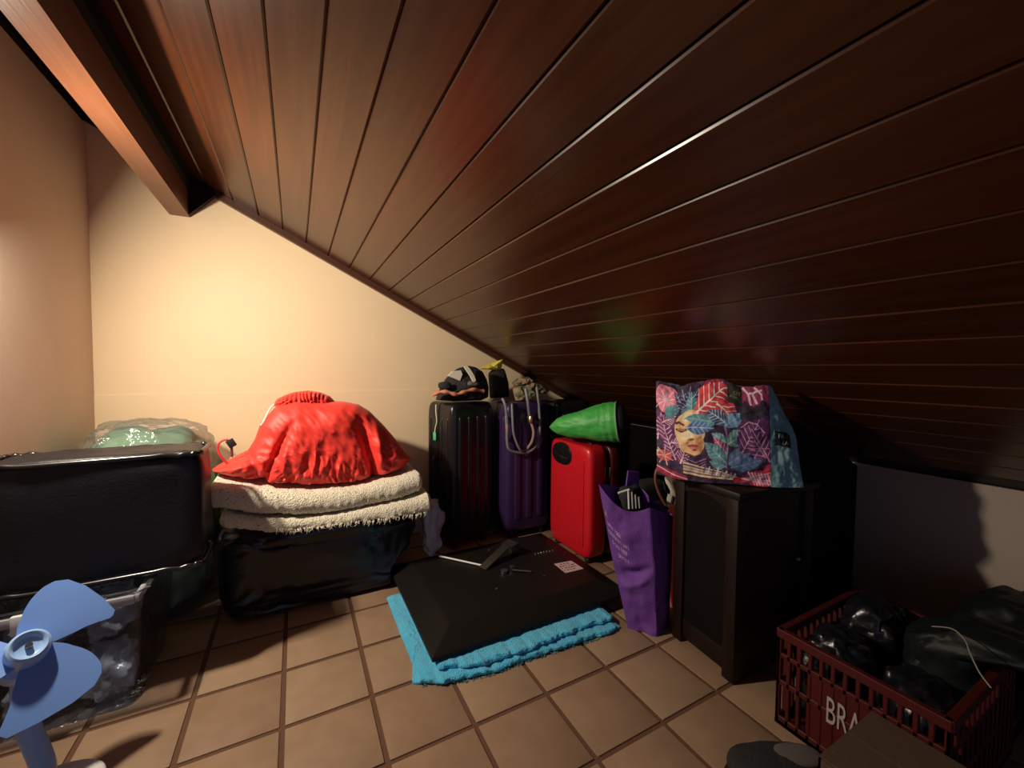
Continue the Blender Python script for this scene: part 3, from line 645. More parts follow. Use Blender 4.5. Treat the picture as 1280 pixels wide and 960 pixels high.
# ------------------------------------------------------------------ television on the blue towel
def television():
    x0, x1, y0, y1, z0 = 0.385, 1.245, 1.255, 1.955, 0.040
    t = thing('television', 'black flat television lying face down on the blue towel', 'television', ((x0+x1)/2, (y0+y1)/2, z0)); L = np.array(t.location)
    b0 = [(x0, y0), (x1, y0), (x1, y1), (x0, y1)]
    def rg(i, z): return [(x0+i, y0+i, z), (x1-i, y0+i, z), (x1-i, y1-i, z), (x0+i, y1-i, z)]
    rs = [rg(0.004, z0), rg(0, z0+0.004), rg(0, z0+0.016), rg(0.006, z0+0.020), rg(0.085, z0+0.050), rg(0.095, z0+0.052)]
    V = [p for r in rs for p in r]; Fc = [(0, 1, 2, 3), (20, 21, 22, 23)]
    for i in range(5):
        for k in range(4): l = (k+1) % 4; Fc.append((i*4+k, i*4+l, (i+1)*4+l, (i+1)*4+k))
    bm_geo = (V, Fc)
    build('back_cover', move(bm_geo, -L), TVB, t, smooth=False)
    zt_ = z0+0.052
    # label sticker with print
    q = [pz(x, y, zt_) for x, y in ((692.5, 705), (714, 701), (729.5, 711), (707, 716.5))]
    st = build('sticker', move(prism([p+np.array([0, 0, 0.0002]) for p in q], (0, 0, 0.0006)), -L), STICK, t, smooth=False)
    G = []
    for r in range(4):
        for s in range(5):
            if random.random() < 0.3: continue
            u0, v0 = 0.08+s*0.17, 0.12+r*0.20; u1 = u0+random.uniform(0.06, 0.15); v1 = v0+0.09
            P = [q[0]+(q[1]-q[0])*u+(q[3]-q[0])*v+np.array([0, 0, 0.0009]) for u, v in ((u0, v0), (u1, v0), (u1, v1), (u0, v1))]
            G.append((P, [(0, 1, 2, 3)]))
    pr = build('print', move(join(*G), -L), M('maroon_ink', (0.10, 0.03, 0.04), 0.7), st, smooth=False)
    # row of small silver sockets, screws, a metal dot for the bevel highlight
    for k in range(7):
        p = pz(669+k*3.6, 693-k*0.75, zt_); build('socket', move(superq((0, 0, 0.002), (0.0035, 0.0055, 0.004), 0.6, 0.8, 10, 6), p-L), METAL, t)
    for x, y in ((621, 736), (680.5, 720), (648, 693), (611, 688), (551, 769), (612, 687), (589, 704)):
        p = pz(x, y, zt_ if x != 551 else z0+0.04); build('screw_and_glint', move(lathe([(0.0, 0.0), (0.005, 0.0), (0.005, 0.002), (0.003, 0.0035), (0.0, 0.0035)], 14), p-L), METAL, t)
television()
def bracket():
    zt_ = 0.0935
    a = pz(603, 711, zt_); b = pz(642, 692, zt_); t = thing('metal_bracket', 'dark bent metal bracket lying on the television', 'bracket', (a[0], a[1], zt_)); L = np.array(t.location)
    d = (b-a)/np.linalg.norm(b-a); n = np.array([-d[1], d[0], 0]); Ln = np.linalg.norm(b-a); up = np.array([0, 0, 1.0])
    def slab(s0, s1, w, z0, z1, th=0.004):
        P = [a+d*s0*Ln+n*w+up*z0, a+d*s1*Ln+n*w+up*z1, a+d*s1*Ln-n*w+up*z1, a+d*s0*Ln-n*w+up*z0]; return prism(P, (0, 0, th))
    build('long_plate', move(slab(0, 0.75, 0.022, 0.0, 0.055), -L), DMETAL, t, smooth=False)
    build('raised_plate', move(slab(0.75, 1.0, 0.034, 0.055, 0.060), -L), DMETAL, t, smooth=False)
    P = [a+d*Ln+n*0.034+up*0.062, a+d*Ln-n*0.034+up*0.062, a+d*Ln*1.0-n*0.034+up*0.0, a+d*Ln*1.0+n*0.034+up*0.0]
    build('end_plate', move(prism(P, d*0.004), -L), DMETAL, t, smooth=False)
    c = pz(630, 716, zt_)
    build('hinge', move(join(move(lathe([(0.006, 0), (0.016, 0), (0.016, 0.012), (0.006, 0.012)], 18), c-L), move(lathe([(0.004, 0), (0.011, 0), (0.011, 0.02), (0.004, 0.02)], 18), pz(640, 713, zt_)-L)), (0, 0, 0)), METAL, t)
    build('arm', move(tube([pz(641, 714, zt_)+up*0.006, pz(664, 716, zt_)+up*0.006], 0.005, 8), -L), DMETAL, t)
bracket()
P = [pz(549, 695, 0.098), pz(606, 707.5, 0.098)]
P[0][2] = 0.098
tag(build('metal_rod', tube([P[0], P[1]], 0.0042, 10), WHITE, origin=tuple((P[0]+P[1])/2-np.array([0, 0, 0.004]))), 'thin white rod lying on the television by the bracket', 'rod')

def towel():
    t = thing('blue_towel', 'bright blue terry towel folded under the television', 'towel', (0.75, 1.40, 0)); L = np.array(t.location)
    fx = [0.335, 0.42, 0.55, 0.70, 0.85, 1.00, 1.10]; lo_f = [1.235, 1.195, 1.168, 1.168, 1.158, 1.145, 1.150]; up_f = [1.252, 1.235, 1.190, 1.185, 1.186, 1.190, 1.186]
    def lay(ff, x0, x1, zb, th, yb, seed, amp=0.004):
        n = 130; V = []; m = 12; prof = [('t', k/10) for k in range(10, -1, -1)] + [('a', k/m) for k in range(1, m)] + [('b', k/10) for k in range(11)]
        for i in range(n):
            x = x0+(x1-x0)*i/(n-1); yf = np.interp(x, fx, ff)+fb((x, 0, seed), 9, 2)*0.008; h = th/2*(1+0.25*fb((x, 0, seed), 8, 2, 3)); zc = zb+h
            e = min(i, n-1-i)/4; h *= 0.4+0.6*math.sqrt(min(1, e))
            for kd, q in prof:
                if kd == 't': y = yf+h+(yb-yf-h)*q; z = zc+h
                elif kd == 'b': y = yf+h+(yb-yf-h)*q; z = zc-h
                else: an = math.pi/2-math.pi*q; y = yf+h-h*math.cos(an); z = zc+h*math.sin(an)
                w = fb((x, y, z), 38, 3, seed)*amp if kd == 'a' or q < 0.2 else 0.0
                z_ = max(z+w*0.5, 0.001); V.append((x, y-w, min(z_, 0.037) if (x > 0.37 and y-w > 1.245) else z_))
        k = len(prof); Fc = [(i*k+j, i*k+j+1, (i+1)*k+j+1, (i+1)*k+j) for i in range(n-1) for j in range(k-1)]
        Fc += [tuple(range(k)), tuple((n-1)*k+j for j in range(k))]+[(i*k, (i+1)*k, (i+1)*k+k-1, i*k+k-1) for i in range(n-1)]
        return V, Fc
    build('lower_fold', move(lay(lo_f, 0.338, 1.10, 0.001, 0.017, 1.76, 3, 0.009), -L), TOWEL, t)
    build('upper_fold', move(lay(up_f, 0.40, 1.10, 0.017, 0.019, 1.74, 8, 0.011), -L), TOWEL, t)
    # ragged flap sticking out on the bundle side
    O = [pz(x, y, 0.010) for x, y in ((499, 742), (512, 765), (530, 806), (546, 830), (528, 852), (515, 852), (516, 815), (514, 792), (503, 797), (499, 788), (495, 770))]
    n = 80; P = resample(O, n); c = np.mean([pz(522, 825, 0.01), pz(516, 790, .01)], 0); V = []; nr = 10
    for s in (1, 0):
        for i in range(nr+1):
            for j in range(n):
                p = c+(P[j]-c)*i/nr; w = 0.012*(1-(i/nr)**4)+fb(p, 30, 3, 5)*0.006*(1-(i/nr)**6); V.append((p[0], p[1], 0.001+s*max(0.001, min(w+0.006, 0.034))))
    Fc = [(s*(nr+1)*n+i*n+j, s*(nr+1)*n+i*n+(j+1) % n, s*(nr+1)*n+(i+1)*n+(j+1) % n, s*(nr+1)*n+(i+1)*n+j) for s in range(2) for i in range(nr) for j in range(n)]
    Fc += [(nr*n+j, nr*n+(j+1) % n, (nr+1)*n+nr*n+(j+1) % n, (nr+1)*n+nr*n+j) for j in range(n)]
    build('side_flap', move((V, Fc), -L), TOWEL, t)
    G = []
    for k in range(90):
        x = random.uniform(0.34, 1.09); y = np.interp(x, fx, lo_f)-0.001; a = np.array([x, y, 0.005])
        G.append(tube([a, a+np.array([random.uniform(-.01, .01), -random.uniform(.002, .008), -0.003])], 0.0012, 4))
    o = build('fringe', move(join(*G), -L), M('dark_teal_thread', (0.02, 0.20, 0.28), 0.9), t); o['kind'] = 'stuff'
towel()

# ------------------------------------------------------------------ purple tote
def tote():
    # corners A (far left), B (near), C (right), D (behind) at rising heights
    bot = [(1.130, 1.140), (1.190, 1.052), (1.288, 1.080), (1.270, 1.150)]
    mid = [(1.085, 1.190), (1.185, 1.065), (1.302, 1.086), (1.285, 1.215)]
    top = [(1.035, 1.215), (1.175, 1.085), (1.308, 1.090), (1.295, 1.245)]
    ZT = [0.560, 0.485, 0.430, 0.500]
    t = thing('purple_tote', 'purple fabric tote bag with pale lettering beside the dark cabinet', 'bag', (1.19, 1.11, 0)); L = np.array(t.location)
    nv, ns = 60, 20; V = []
    def sec(q):
        a, b, u = (bot, mid, q*2) if q < 0.5 else (mid, top, q*2-1); u = u
        return [np.array(a[k])*(1-u)+np.array(b[k])*u for k in range(4)]
    def pt(q, e, s):
        S = sec(q); p = S[e]*(1-s)+S[(e+1) % 4]*s; zt_ = ZT[e]*(1-s)+ZT[(e+1) % 4]*s
        if e == 0: zt_ -= 0.055*math.sin(math.pi*s)
        z = zt_*q; out = np.array([S[(e+1) % 4][1]-S[e][1], -(S[(e+1) % 4][0]-S[e][0])]); out /= np.linalg.norm(out); out = -out if out.dot(p-np.mean(S, 0)) < 0 else out
        w = 0.010*math.sin(math.pi*s)*math.sin(math.pi*q)+fb((p[0], p[1], z), 11, 3, 3)*0.014*math.sin(math.pi*min(1, s*1.0))
        if e == 0: w -= 0.026*math.exp(-((q-0.40-0.14*s)/0.045)**2)*math.sin(math.pi*s); w += 0.012*math.exp(-((q-0.30-0.2*s)/0.04)**2)*math.sin(math.pi*s)
        return np.array([p[0]+out[0]*w, p[1]+out[1]*w, z+0.001])
    for i in range(nv+1):
        for e in range(4):
            for s in range(ns): V.append(pt(i/nv, e, s/ns))
    n = 4*ns; Fc = [(i*n+k, i*n+(k+1) % n, (i+1)*n+(k+1) % n, (i+1)*n+k) for i in range(nv) for k in range(n)]; Fc.append(tuple(range(n)))
    body = build('bag_body', move((V, Fc), -L), PTOTE, t, angle=60)
    lines = [('A', 0.035, 0.795), ('uma rosa', 0.05, 0.735), ('existirem para', 0.04, 0.675), ('o seu feito', 0.10, 0.615), ('sempre', 0.22, 0.555)]
    for s, u0, q0 in lines:
        v, f = text_geo(s, 1.0); v = np.array(v)
        if len(v) == 0: continue
        out = []
        for x, y, _ in v:
            u = u0+x*0.080; q = q0+(y*0.062)
            p = pt(q, 0, min(max(u, 0), 0.99)); p2 = pt(q, 0, min(u+0.01, 1)); tn = p2-p; nn = np.array([tn[1], -tn[0], 0]); nn /= np.linalg.norm(nn)+1e-9
            if nn.dot(np.array([-1, -0.5, 0])) < 0: nn = -nn
            out.append(p+nn*0.0016)
        build('lettering', move((out, f), -L), INKW, body, smooth=False)
    # what sticks out at the top
    build('contents', move(superq((1.17, 1.185, 0.46), (0.055, 0.035, 0.085), 0.6, 0.7, 40, 20, lambda p, d: fb(p, 20, 3)*0.012), -L), NAVY, t)
    build('inner_flap', move(prism([(1.15, 1.19, 0.50), (1.235, 1.20, 0.505), (1.24, 1.205, 0.585), (1.17, 1.195, 0.60)], (0.004, 0.010, 0)), -L), PTOTE, t, smooth=False)
    for k in range(4):
        a = np.array([1.128+k*0.014, 1.145-k*0.004, 0.47]); build('hanger_end', move(tube([a, a+np.array([-0.006, 0.0, 0.075-0.01*k])], 0.0035, 8), -L), WHITE, t)
    build('hanger_end', move(tube([(1.128, 1.146, 0.545), (1.085, 1.16, 0.533)], 0.004, 8), -L), WHITE, t)
tote()

# ------------------------------------------------------------------ handbag behind the tote
def handbag():
    t = thing('handbag', 'dark handbag with brown piped handle behind the purple tote', 'bag', (1.44, 1.28, 0)); L = np.array(t.location)
    build('bag_body', move(superq((1.45, 1.355, 0.21), (0.14, 0.07, 0.21), 0.35, 0.4, 60, 30, lambda p, d: fb(p, 9, 2)*0.01), -L), NAVY, t)
    H = [py(x, y, 1.27) for x, y in ((838, 640), (828, 625), (822, 612), (819, 598), (822, 585), (832, 578), (846, 578))]
    build('handle', move(tube(spline(H, 8), 0.0055, 10), -L), BROWNL, t)
    build('side_panel', move(superq((1.45, 1.355, 0.43), (0.10, 0.05, 0.06), 0.5, 0.5, 40, 20), -L), NAVY, t)
handbag()
def zebra():
    Y = 1.222; zp = py(848, 650, Y); zp[2] = 0.002; t = thing('zebra_cloth', 'black and white patterned cloth beside the dark cabinet', 'cloth', zp); L = np.array(t.location)
    O = [py(x, y, Y) for x, y in ((831, 596), (840, 591), (850, 583), (870, 590), (875, 790), (846, 790), (838, 640), (833, 625), (836, 612))]
    g = pillow(O, py(852, 640, Y), 0.022, 0.02, 90, 10); v = np.array(g[0]); v[:, 2] = np.maximum(v[:, 2], 0.002); build('white_cloth', move((v, g[1]), -L), WHITECL, t)
    for pl in ([(830, 602), (834, 606), (838, 614), (837, 618), (832, 612)], [(842, 620), (844, 622), (842, 632), (839, 634)], [(833, 633), (841, 636), (840, 639), (834, 637)]):
        build('black_marking', move(prism([py(x, y, Y-0.024) for x, y in pl], (0, 0.008, 0)), -L), NAVY, t, smooth=False)
    return t
zebra()
def coral_box():
    p = py(840, 650, 1.20)
    tag(build('coral_box', box(p[0]-0.035, p[0]+0.10, 1.140, 1.190, 0.001, py(836, 637, 1.15)[2], 0.004), CORAL, origin=(p[0], 1.19, 0.001)), 'coral red cardboard box between the purple tote and the cabinet', 'box')
coral_box()

# ------------------------------------------------------------------ dark wooden cabinet
CABR = math.radians(-6)
def cabinet():
    w, d, h = 0.37, 0.265, 0.625
    t = thing('wooden_cabinet', 'dark stained wooden cabinet with the floral bag on top', 'cabinet', (1.222, 0.772, 0), CABR)
    build('top_board', box(-0.012, w+0.012, -0.014, d+0.008, h-0.026, h, 0.006), DWOOD, t)
    for x in (0.0, w-0.045):
        for y in (0.0, d-0.045):
            build('post', box(x, x+0.045, y, y+0.045, 0.0, h-0.026, 0.004), DWOOD, t)
    for y0, y1 in ((0.012, 0.024),):
        build('door_panel', box(0.045, w-0.045, y0, y1, 0.03, h-0.026), DWOOD, t, smooth=False)
    build('back_panel', box(0.045, w-0.045, d-0.016, d-0.006, 0.03, h-0.026), DWOOD, t, smooth=False)
    for x in (0.012, w-0.022):
        build('side_panel', box(x, x+0.010, 0.045, d-0.045, 0.02, h-0.05), BLKWOOD, t, smooth=False)
        # arched apron under the top
        P = [(x-0.006, 0.045, h-0.026), (x-0.006, d-0.045, h-0.026)]
        for k in range(13):
            a = k/12; P.append((x-0.006, d-0.045-(d-0.09)*a, h-0.045-0.035*(2*a-1)**2*(1 if a > .5 else .4)))
        build('apron', prism(P, (0.012, 0, 0)), DWOOD, t, smooth=False)
        build('bottom_rail', box(x-0.004, x+0.012, 0.045, d-0.045, 0.02, 0.09, 0.003), DWOOD, t)
    build('door_knob', superq((w-0.07, 0.004, 0.36), (0.011, 0.012, 0.011), 1, 1, 16, 12), DMETAL, t)
cabinet()
def dark_panel():
    xa, xb, y = 1.66, XK-0.004, 0.838
    tag(build('wooden_divider', prism([(xa, y, 0.001), (xb, y, 0.001), (xb, y, cz(xb)-0.004), (xa, y, cz(xa)-0.03)], (0, 0.03, 0)), BLKWOOD, smooth=False, origin=((xa+xb)/2, y, 0.001)), 'black stained wooden divider standing between the cabinet and the low wall', 'divider')
dark_panel()

# ------------------------------------------------------------------ floral bag (print rasterised to vertex colours)
def floral_art(W=330, H=250):
    img = np.zeros((H, W, 3)); img[:] = (0.035, 0.015, 0.045)
    X, Y = np.meshgrid((np.arange(W)+0.5)/W*885+75, (np.arange(H)+0.5)/H*770+80)   # drawing coordinates
    def leaf(cx_, cy_, ln, wd, ang, c, vein=None, nv=5, tip=1.0, vw=5):
        a = math.radians(ang); u = ((X-cx_)*math.cos(a)+(Y-cy_)*math.sin(a))/ln; v = (-(X-cx_)*math.sin(a)+(Y-cy_)*math.cos(a))/wd
        uu = np.clip(u, 0, 1); prof = np.sin(math.pi*uu**0.8)*(1 if tip else 1); m = (u > 0) & (u < 1) & (np.abs(v) < prof)
        shade = 0.75+0.45*np.clip(0.5-v/np.maximum(prof, .01)*0.5, 0, 1)
        img[m] = (np.array(c)[None]*shade[m][:, None])
        if vein is not None:
            mm = m & (np.abs(v*wd) < vw*(1-uu*0.6)); img[mm] = vein
            for k in range(1, nv):
                q = k/nv; d = np.abs((u-q*0.85)*ln-np.abs(v)*wd*0.8); mm = m & (d < vw*0.55); img[mm] = vein
    def ell(cx_, cy_, rx, ry_, c, ang=0):
        a = math.radians(ang); u = ((X-cx_)*math.cos(a)+(Y-cy_)*math.sin(a))/rx; v = (-(X-cx_)*math.sin(a)+(Y-cy_)*math.cos(a))/ry_
        m = u*u+v*v < 1; img[m] = c; return m
    def line(pts, w, c):
        for (xa, ya), (xb, yb_) in zip(pts[:-1], pts[1:]):
            dx, dy = xb-xa, yb_-ya; t = np.clip(((X-xa)*dx+(Y-ya)*dy)/(dx*dx+dy*dy), 0, 1); img[np.hypot(X-xa-t*dx, Y-ya-t*dy) < w] = c
    def star(cx_, cy_, r, c, a0, n, w):
        for k in range(n): a = math.radians(a0+k*360/n); line([(cx_, cy_), (cx_+r*math.cos(a), cy_+r*math.sin(a))], w, c)
    pk = (0.75, 0.24, 0.34); lp = (0.92, 0.46, 0.54); pu = (0.085, 0.02, 0.085); cr = (0.42, 0.02, 0.05); rd = (0.55, 0.045, 0.055); tl_ = (0.10, 0.25, 0.30); bl_ = (0.08, 0.16, 0.33); lb = (0.15, 0.29, 0.46); gr = (0.10, 0.23, 0.22); wh = (0.8, 0.66, 0.62)
    for cx_, cy_, r in ((100, 400, 80), (160, 440, 120), (230, 600, 110), (880, 480, 150), (830, 420, 120), (560, 130, 90)): ell(cx_, cy_, r, r, pu)
    ell(535, 150, 75, 85, cr); star(560, 170, 85, lp, 20, 5, 5)
    # pink big leaf top left
    ell(185, 180, 82, 78, (0.70, 0.20, 0.28)); ell(130, 200, 60, 95, (0.70, 0.20, 0.28)); ell(140, 270, 45, 60, (0.66, 0.18, 0.26)); star(160, 225, 105, lp, 12, 11, 4)
    # left purple leaves with pink veins
    pl = (0.15, 0.025, 0.12)
    for cx_, cy_, ln, wd, ang in ((85, 560, 230, 48, -82), (165, 580, 240, 60, -100), (120, 420, 150, 45, -35), (235, 700, 230, 58, -112), (270, 720, 170, 48, -70), (200, 560, 120, 40, -10)):
        leaf(cx_, cy_, ln, wd, ang, pl, lp, 6, vw=6)
    # red monstera top centre
    leaf(385, 330, 360, 125, -38, rd, wh, 6, vw=8); leaf(560, 260, 200, 95, 35, rd, wh, 4, vw=7)
    # small dark feathers over the forehead
    for a in (-120, -100, -80, -60): leaf(330, 300, 200, 34, a, (0.05, 0.03, 0.09), (0.35, 0.45, 0.55), 5, vw=4)
    leaf(365, 300, 150, 42, -88, tl_, (0.35, 0.55, 0.55), 4, vw=4)
    leaf(150, 330, 150, 45, -30, tl_, (0.3, 0.5, 0.5), 4, vw=4); leaf(165, 370, 120, 40, -60, (0.09, 0.22, 0.28)); leaf(280, 290, 130, 40, 20, (0.09, 0.22, 0.28))
    # face
    sk = (0.80, 0.44, 0.22)
    ell(350, 440, 122, 150, sk); ell(362, 560, 100, 85, sk); ell(385, 610, 55, 42, sk)
    ell(300, 470, 50, 45, (0.86, 0.58, 0.34)); ell(335, 340, 70, 35, (0.86, 0.60, 0.38)); ell(420, 560, 32, 60, (0.62, 0.28, 0.12)); ell(350, 470, 20, 55, (0.92, 0.66, 0.42))
    line([(240, 392), (265, 378), (300, 398)], 9, (0.10, 0.03, 0.03)); line([(245, 440), (280, 452), (318, 440)], 8, (0.06, 0.02, 0.03)); ell(282, 436, 34, 12, (0.45, 0.18, 0.14))
    ell(362, 520, 22, 10, (0.35, 0.10, 0.05)); line([(335, 525), (345, 515)], 5, (0.4, 0.14, 0.08))
    ell(372, 572, 42, 13, (0.30, 0.05, 0.04)); ell(375, 590, 34, 10, (0.55, 0.16, 0.12)); ell(385, 606, 18, 5, (0.15, 0.04, 0.03))
    line([(310, 628), (385, 656), (440, 636), (470, 584)], 6, (0.10, 0.03, 0.05))
    # leaves across the eyes and beside the face
    leaf(560, 400, 260, 50, -168, tl_, (0.26, 0.45, 0.45), 5, vw=4); leaf(325, 425, 215, 52, 4, bl_, (0.35, 0.48, 0.66), 5, vw=5)
    leaf(640, 410, 190, 55, -145, (0.05, 0.08, 0.18), (0.55, 0.62, 0.72), 6, vw=4); leaf(620, 420, 200, 48, -42, lb, (0.28, 0.42, 0.60), 4, vw=4)
    line([(620, 420), (640, 520), (625, 720)], 7, (0.22, 0.20, 0.32))
    leaf(635, 550, 225, 62, -38, gr, (0.42, 0.55, 0.50), 6, vw=4); leaf(630, 540, 130, 36, -150, tl_, (0.35, 0.5, 0.5), 4, vw=3)
    leaf(628, 620, 150, 34, -130, (0.35, 0.05, 0.14), lp, 4, vw=4); leaf(625, 690, 220, 60, -138, tl_, (0.30, 0.48, 0.46), 6, vw=4)
    leaf(640, 700, 250, 60, -40, (0.09, 0.14, 0.26), (0.16, 0.26, 0.40), 5, vw=4); leaf(660, 720, 270, 50, -18, (0.06, 0.10, 0.20), (0.12, 0.20, 0.32), 5, vw=4); leaf(620, 720, 130, 40, -165, tl_, (0.3, 0.45, 0.45), 4, vw=3)
    leaf(745, 600, 300, 95, -62, (0.11, 0.03, 0.12), (0.62, 0.32, 0.42), 6, vw=5); leaf(955, 660, 290, 90, -118, (0.10, 0.025, 0.11), (0.62, 0.32, 0.42), 6, vw=5); line([(740, 400), (800, 355), (860, 370), (915, 440)], 4, (0.6, 0.35, 0.45)); star(880, 560, 80, (0.5, 0.22, 0.34), 0, 6, 4)
    # striped hands and scarf at the foot
    for k in range(7): line([(300-k*2, 650+k*13), (390, 690+k*13), (470, 660+k*10)], 4, (0.28, 0.14, 0.28) if k % 2 else (0.04, 0.02, 0.06))
    for k, c in enumerate(((0.70, 0.50, 0.30), (0.10, 0.06, 0.12), (0.60, 0.42, 0.28), (0.30, 0.28, 0.36), (0.65, 0.46, 0.26), (0.16, 0.10, 0.14), (0.72, 0.52, 0.30))):
        line([(300, 705+k*13), (420, 735+k*11), (560, 760+k*8), (700, 790+k*3)], 7, c)
    for k in range(8): line([(470+k*32, 725+k*6), (455+k*32, 775+k*5)], 6, (0.62, 0.55, 0.55) if k % 2 else (0.14, 0.12, 0.22))
    line([(60, 790), (300, 840)], 30, (0.30, 0.02, 0.05)); line([(70, 770), (200, 815), (320, 838)], 4, lp)
    # red flowers at both lower corners
    leaf(70, 640, 60, 24, 60, (0.35, 0.6, 0.5)); ell(140, 680, 60, 45, (0.62, 0.08, 0.07)); star(140, 680, 75, (0.85, 0.40, 0.36), 20, 7, 5)
    ell(880, 790, 110, 65, (0.50, 0.03, 0.06)); ell(960, 730, 60, 55, (0.50, 0.03, 0.06)); line([(700, 815), (960, 770)], 22, (0.42, 0.02, 0.05))
    for k in range(8): line([(790+k*24, 740+k*2), (840+k*20, 835)], 5, lp); line([(740, 800+0*k), (960, 720+k*16)], 3, lp) if k % 2 else None
    # top right: pink veined leaf, black label
    m = (X > 755) & (Y < 225-30*np.sin(X*0.05)); img[m] = (0.24, 0.03, 0.09)
    line([(770, 95), (805, 140), (900, 120)], 8, lp); line([(805, 140), (820, 220)], 8, lp); line([(840, 150), (865, 215)], 8, lp); line([(855, 95), (900, 150), (905, 190)], 6, lp)
    m = (X > 650) & (X < 758) & (Y < 235); img[m] = (0.020, 0.018, 0.014)
    m = (X > 740) & (Y > 235) & (Y < 340) & (X < 900); img[m] = (0.030, 0.022, 0.035)
    return img
def floral_bag():
    Lp, Mp, Rp = np.array([1.125, 1.010]), np.array([1.350, 0.745]), np.array([1.445, 0.698]); zb = 0.6275
    t = thing('floral_bag', 'printed bag with a face among leaves on the dark cabinet', 'bag', (1.38, 0.86, zb)); L = np.array(t.location)
    H, W = 250, 330; art = floral_art(W, H)
    dLM = (Mp-Lp)/np.linalg.norm(Mp-Lp); nLM = np.array([-abs(dLM[1]), -abs(dLM[0])]); nLM /= np.linalg.norm(nLM)
    def face(u, v):          # v = 0 at the foot, 1 at the head
        p = Lp+(Mp-Lp)*u; bulge = 0.030*math.sin(math.pi*min(max(u, 0), 1))**0.7*math.sin(math.pi*(0.12+0.80*v))
        wr = fb((u*3, v*3, 0.2), 2.2, 3, 6)*0.008+0.010*math.sin(v*16+u*5)*max(0, 0.25-v)*3
        p = p+nLM*(bulge+wr)
        z0_ = zb+0.002+0.022*(1-min(1, u*4))*0+0.03*max(0, 0.25-u); z1_ = zb+0.335-0.018*u*0-0.010*math.sin(u*9)+0.012*fb((u*4, 0, 0), 1.5)
        lean = 0.035*v; q = p+np.array([0.5, 0.85])*lean
        return np.array([q[0], q[1], z0_+(z1_-z0_)*v])
    g = gridf(face, W-1, H-1); me_o = build('printed_front', move(g, -L), None, t, smooth=True, angle=180)
    me = me_o.data; ca = me.color_attributes.new('print', 'FLOAT_COLOR', 'POINT')
    arr = np.ones((len(me.vertices), 4), np.float32); assert len(me.vertices) == W*H
    arr[:, :3] = np.minimum(art[::-1].reshape(-1, 3)*1.35, 0.92); ca.data.foreach_set('color', arr.ravel())
    m = bpy.data.materials.new('printed_cloth'); m.use_nodes = True; b = m.node_tree.nodes['Principled BSDF']; b.inputs['Roughness'].default_value = 0.7
    a = m.node_tree.nodes.new('ShaderNodeVertexColor'); a.layer_name = 'print'; m.node_tree.links.new(a.outputs[0], b.inputs['Base Color']); me.materials.append(m)
    # teal gusset from the near edge round to the back
    def side(u, v):
        e = face(1.0, v); e2 = np.array([Rp[0], Rp[1]])+np.array([0.04, 0.06])*v; top = zb+0.335-0.05*u-0.07*max(0, u-0.55)*2
        if v > 0.72: e2 = e2+np.array([-0.02, 0.05])*((v-0.72)/0.28)
        p = e[:2]*(1-u)+e2*u; w = 0.006*math.sin(math.pi*u)+fb((u*1.2, v*4, 1), 2, 3, 4)*0.010*min(1, u*5); p = p+np.array([-0.8, -0.6])*w
        return np.array([p[0], p[1], e[2]*(1-u)+(zb+0.003+(top-zb)*v)*u])
    sd = build('teal_side', move(gridf(side, 40, 60), -L), TEAL, t, angle=180)
    B0, B1 = np.array([1.565, 0.790]), np.array([1.26, 1.02])
    def back(u, v):
        K = [np.array([Rp[0], Rp[1]])+np.array([0.02, 0.03])*v, B0, B1, Lp]; x = u*3; i = min(2, int(x)); f = x-i
        s_ = side(1, v); f_ = face(0, v); P = [s_[:2], B0+(np.array([1.50, .87])-B0)*v, B1, f_[:2]]; Z = [s_[2], zb+0.002+0.26*v, zb+0.002+0.30*v, f_[2]]
        p = P[i]*(1-f)+P[i+1]*f; return np.array([p[0], p[1], Z[i]*(1-f)+Z[i+1]*f])
    build('back_cloth', move(gridf(back, 45, 30), -L), TEAL, t, angle=180)
    c0 = np.array([1.37, 0.86])
    def lid(u, v):
        k = u*3.999; e = face(min(1, k), 1) if k < 1 else (side(min(1, k-1), 1) if k < 2 else back(min(1, (k-2)/2), 1))
        z = e[2]-0.03*math.sin(math.pi*v*0.5); p = e[:2]*(1-v)+c0*v; return np.array([p[0], p[1], z+fb((p[0], p[1], 0), 14, 2)*0.01*v])
    build('closed_top', move(gridf(lid, 60, 10), -L), TEAL, t, angle=180)
    # black badge with two lines of lettering, on the teal side
    def sp3(u, v, o_): p = side(u, v); q = side(u+0.02, v); tn = q-p; nn = np.array([tn[1], -tn[0], 0]); nn /= np.linalg.norm(nn); return p+nn*o_
    bd = build('badge', move(gridf(lambda a_, b_: sp3(0.14+a_*0.52, 0.41+b_*0.14, 0.004), 8, 6), -L), NAVY, sd)
    fr = [sp3(0.14+a_*0.52, 0.41+b_*0.14, 0.0055) for a_, b_ in [(0, 0), (.5, 0), (1, 0), (1, 1), (.5, 1), (0, 1), (0, 0)]]
    for s, u0, v0 in (('FA', 0.22, 0.487), ('LA', 0.36, 0.425)):
        v, f = text_geo(s, 1.0); build('lettering', move(([sp3(u0+x*0.17, v0+y*0.062, 0.0062) for x, y, _ in v], f), -L), M('grey_ink', (0.45, 0.47, 0.47), 0.7), bd, smooth=False)
    def fp(u, v, o_): p = face(u, v); return p+np.array([nLM[0], nLM[1], 0])*o_
    for s, u0, v0, sc_ in (('OT', 0.70, 0.90, 0.045), ('BRASIL', 0.668, 0.862, 0.022)):
        v, f = text_geo(s, 1.0); build('lettering', move(([fp(u0+x*sc_, v0+y*sc_*1.1, 0.003) for x, y, _ in v], f), -L), M('olive_ink', (0.30, 0.27, 0.16), 0.7), me_o, smooth=False)
floral_bag()

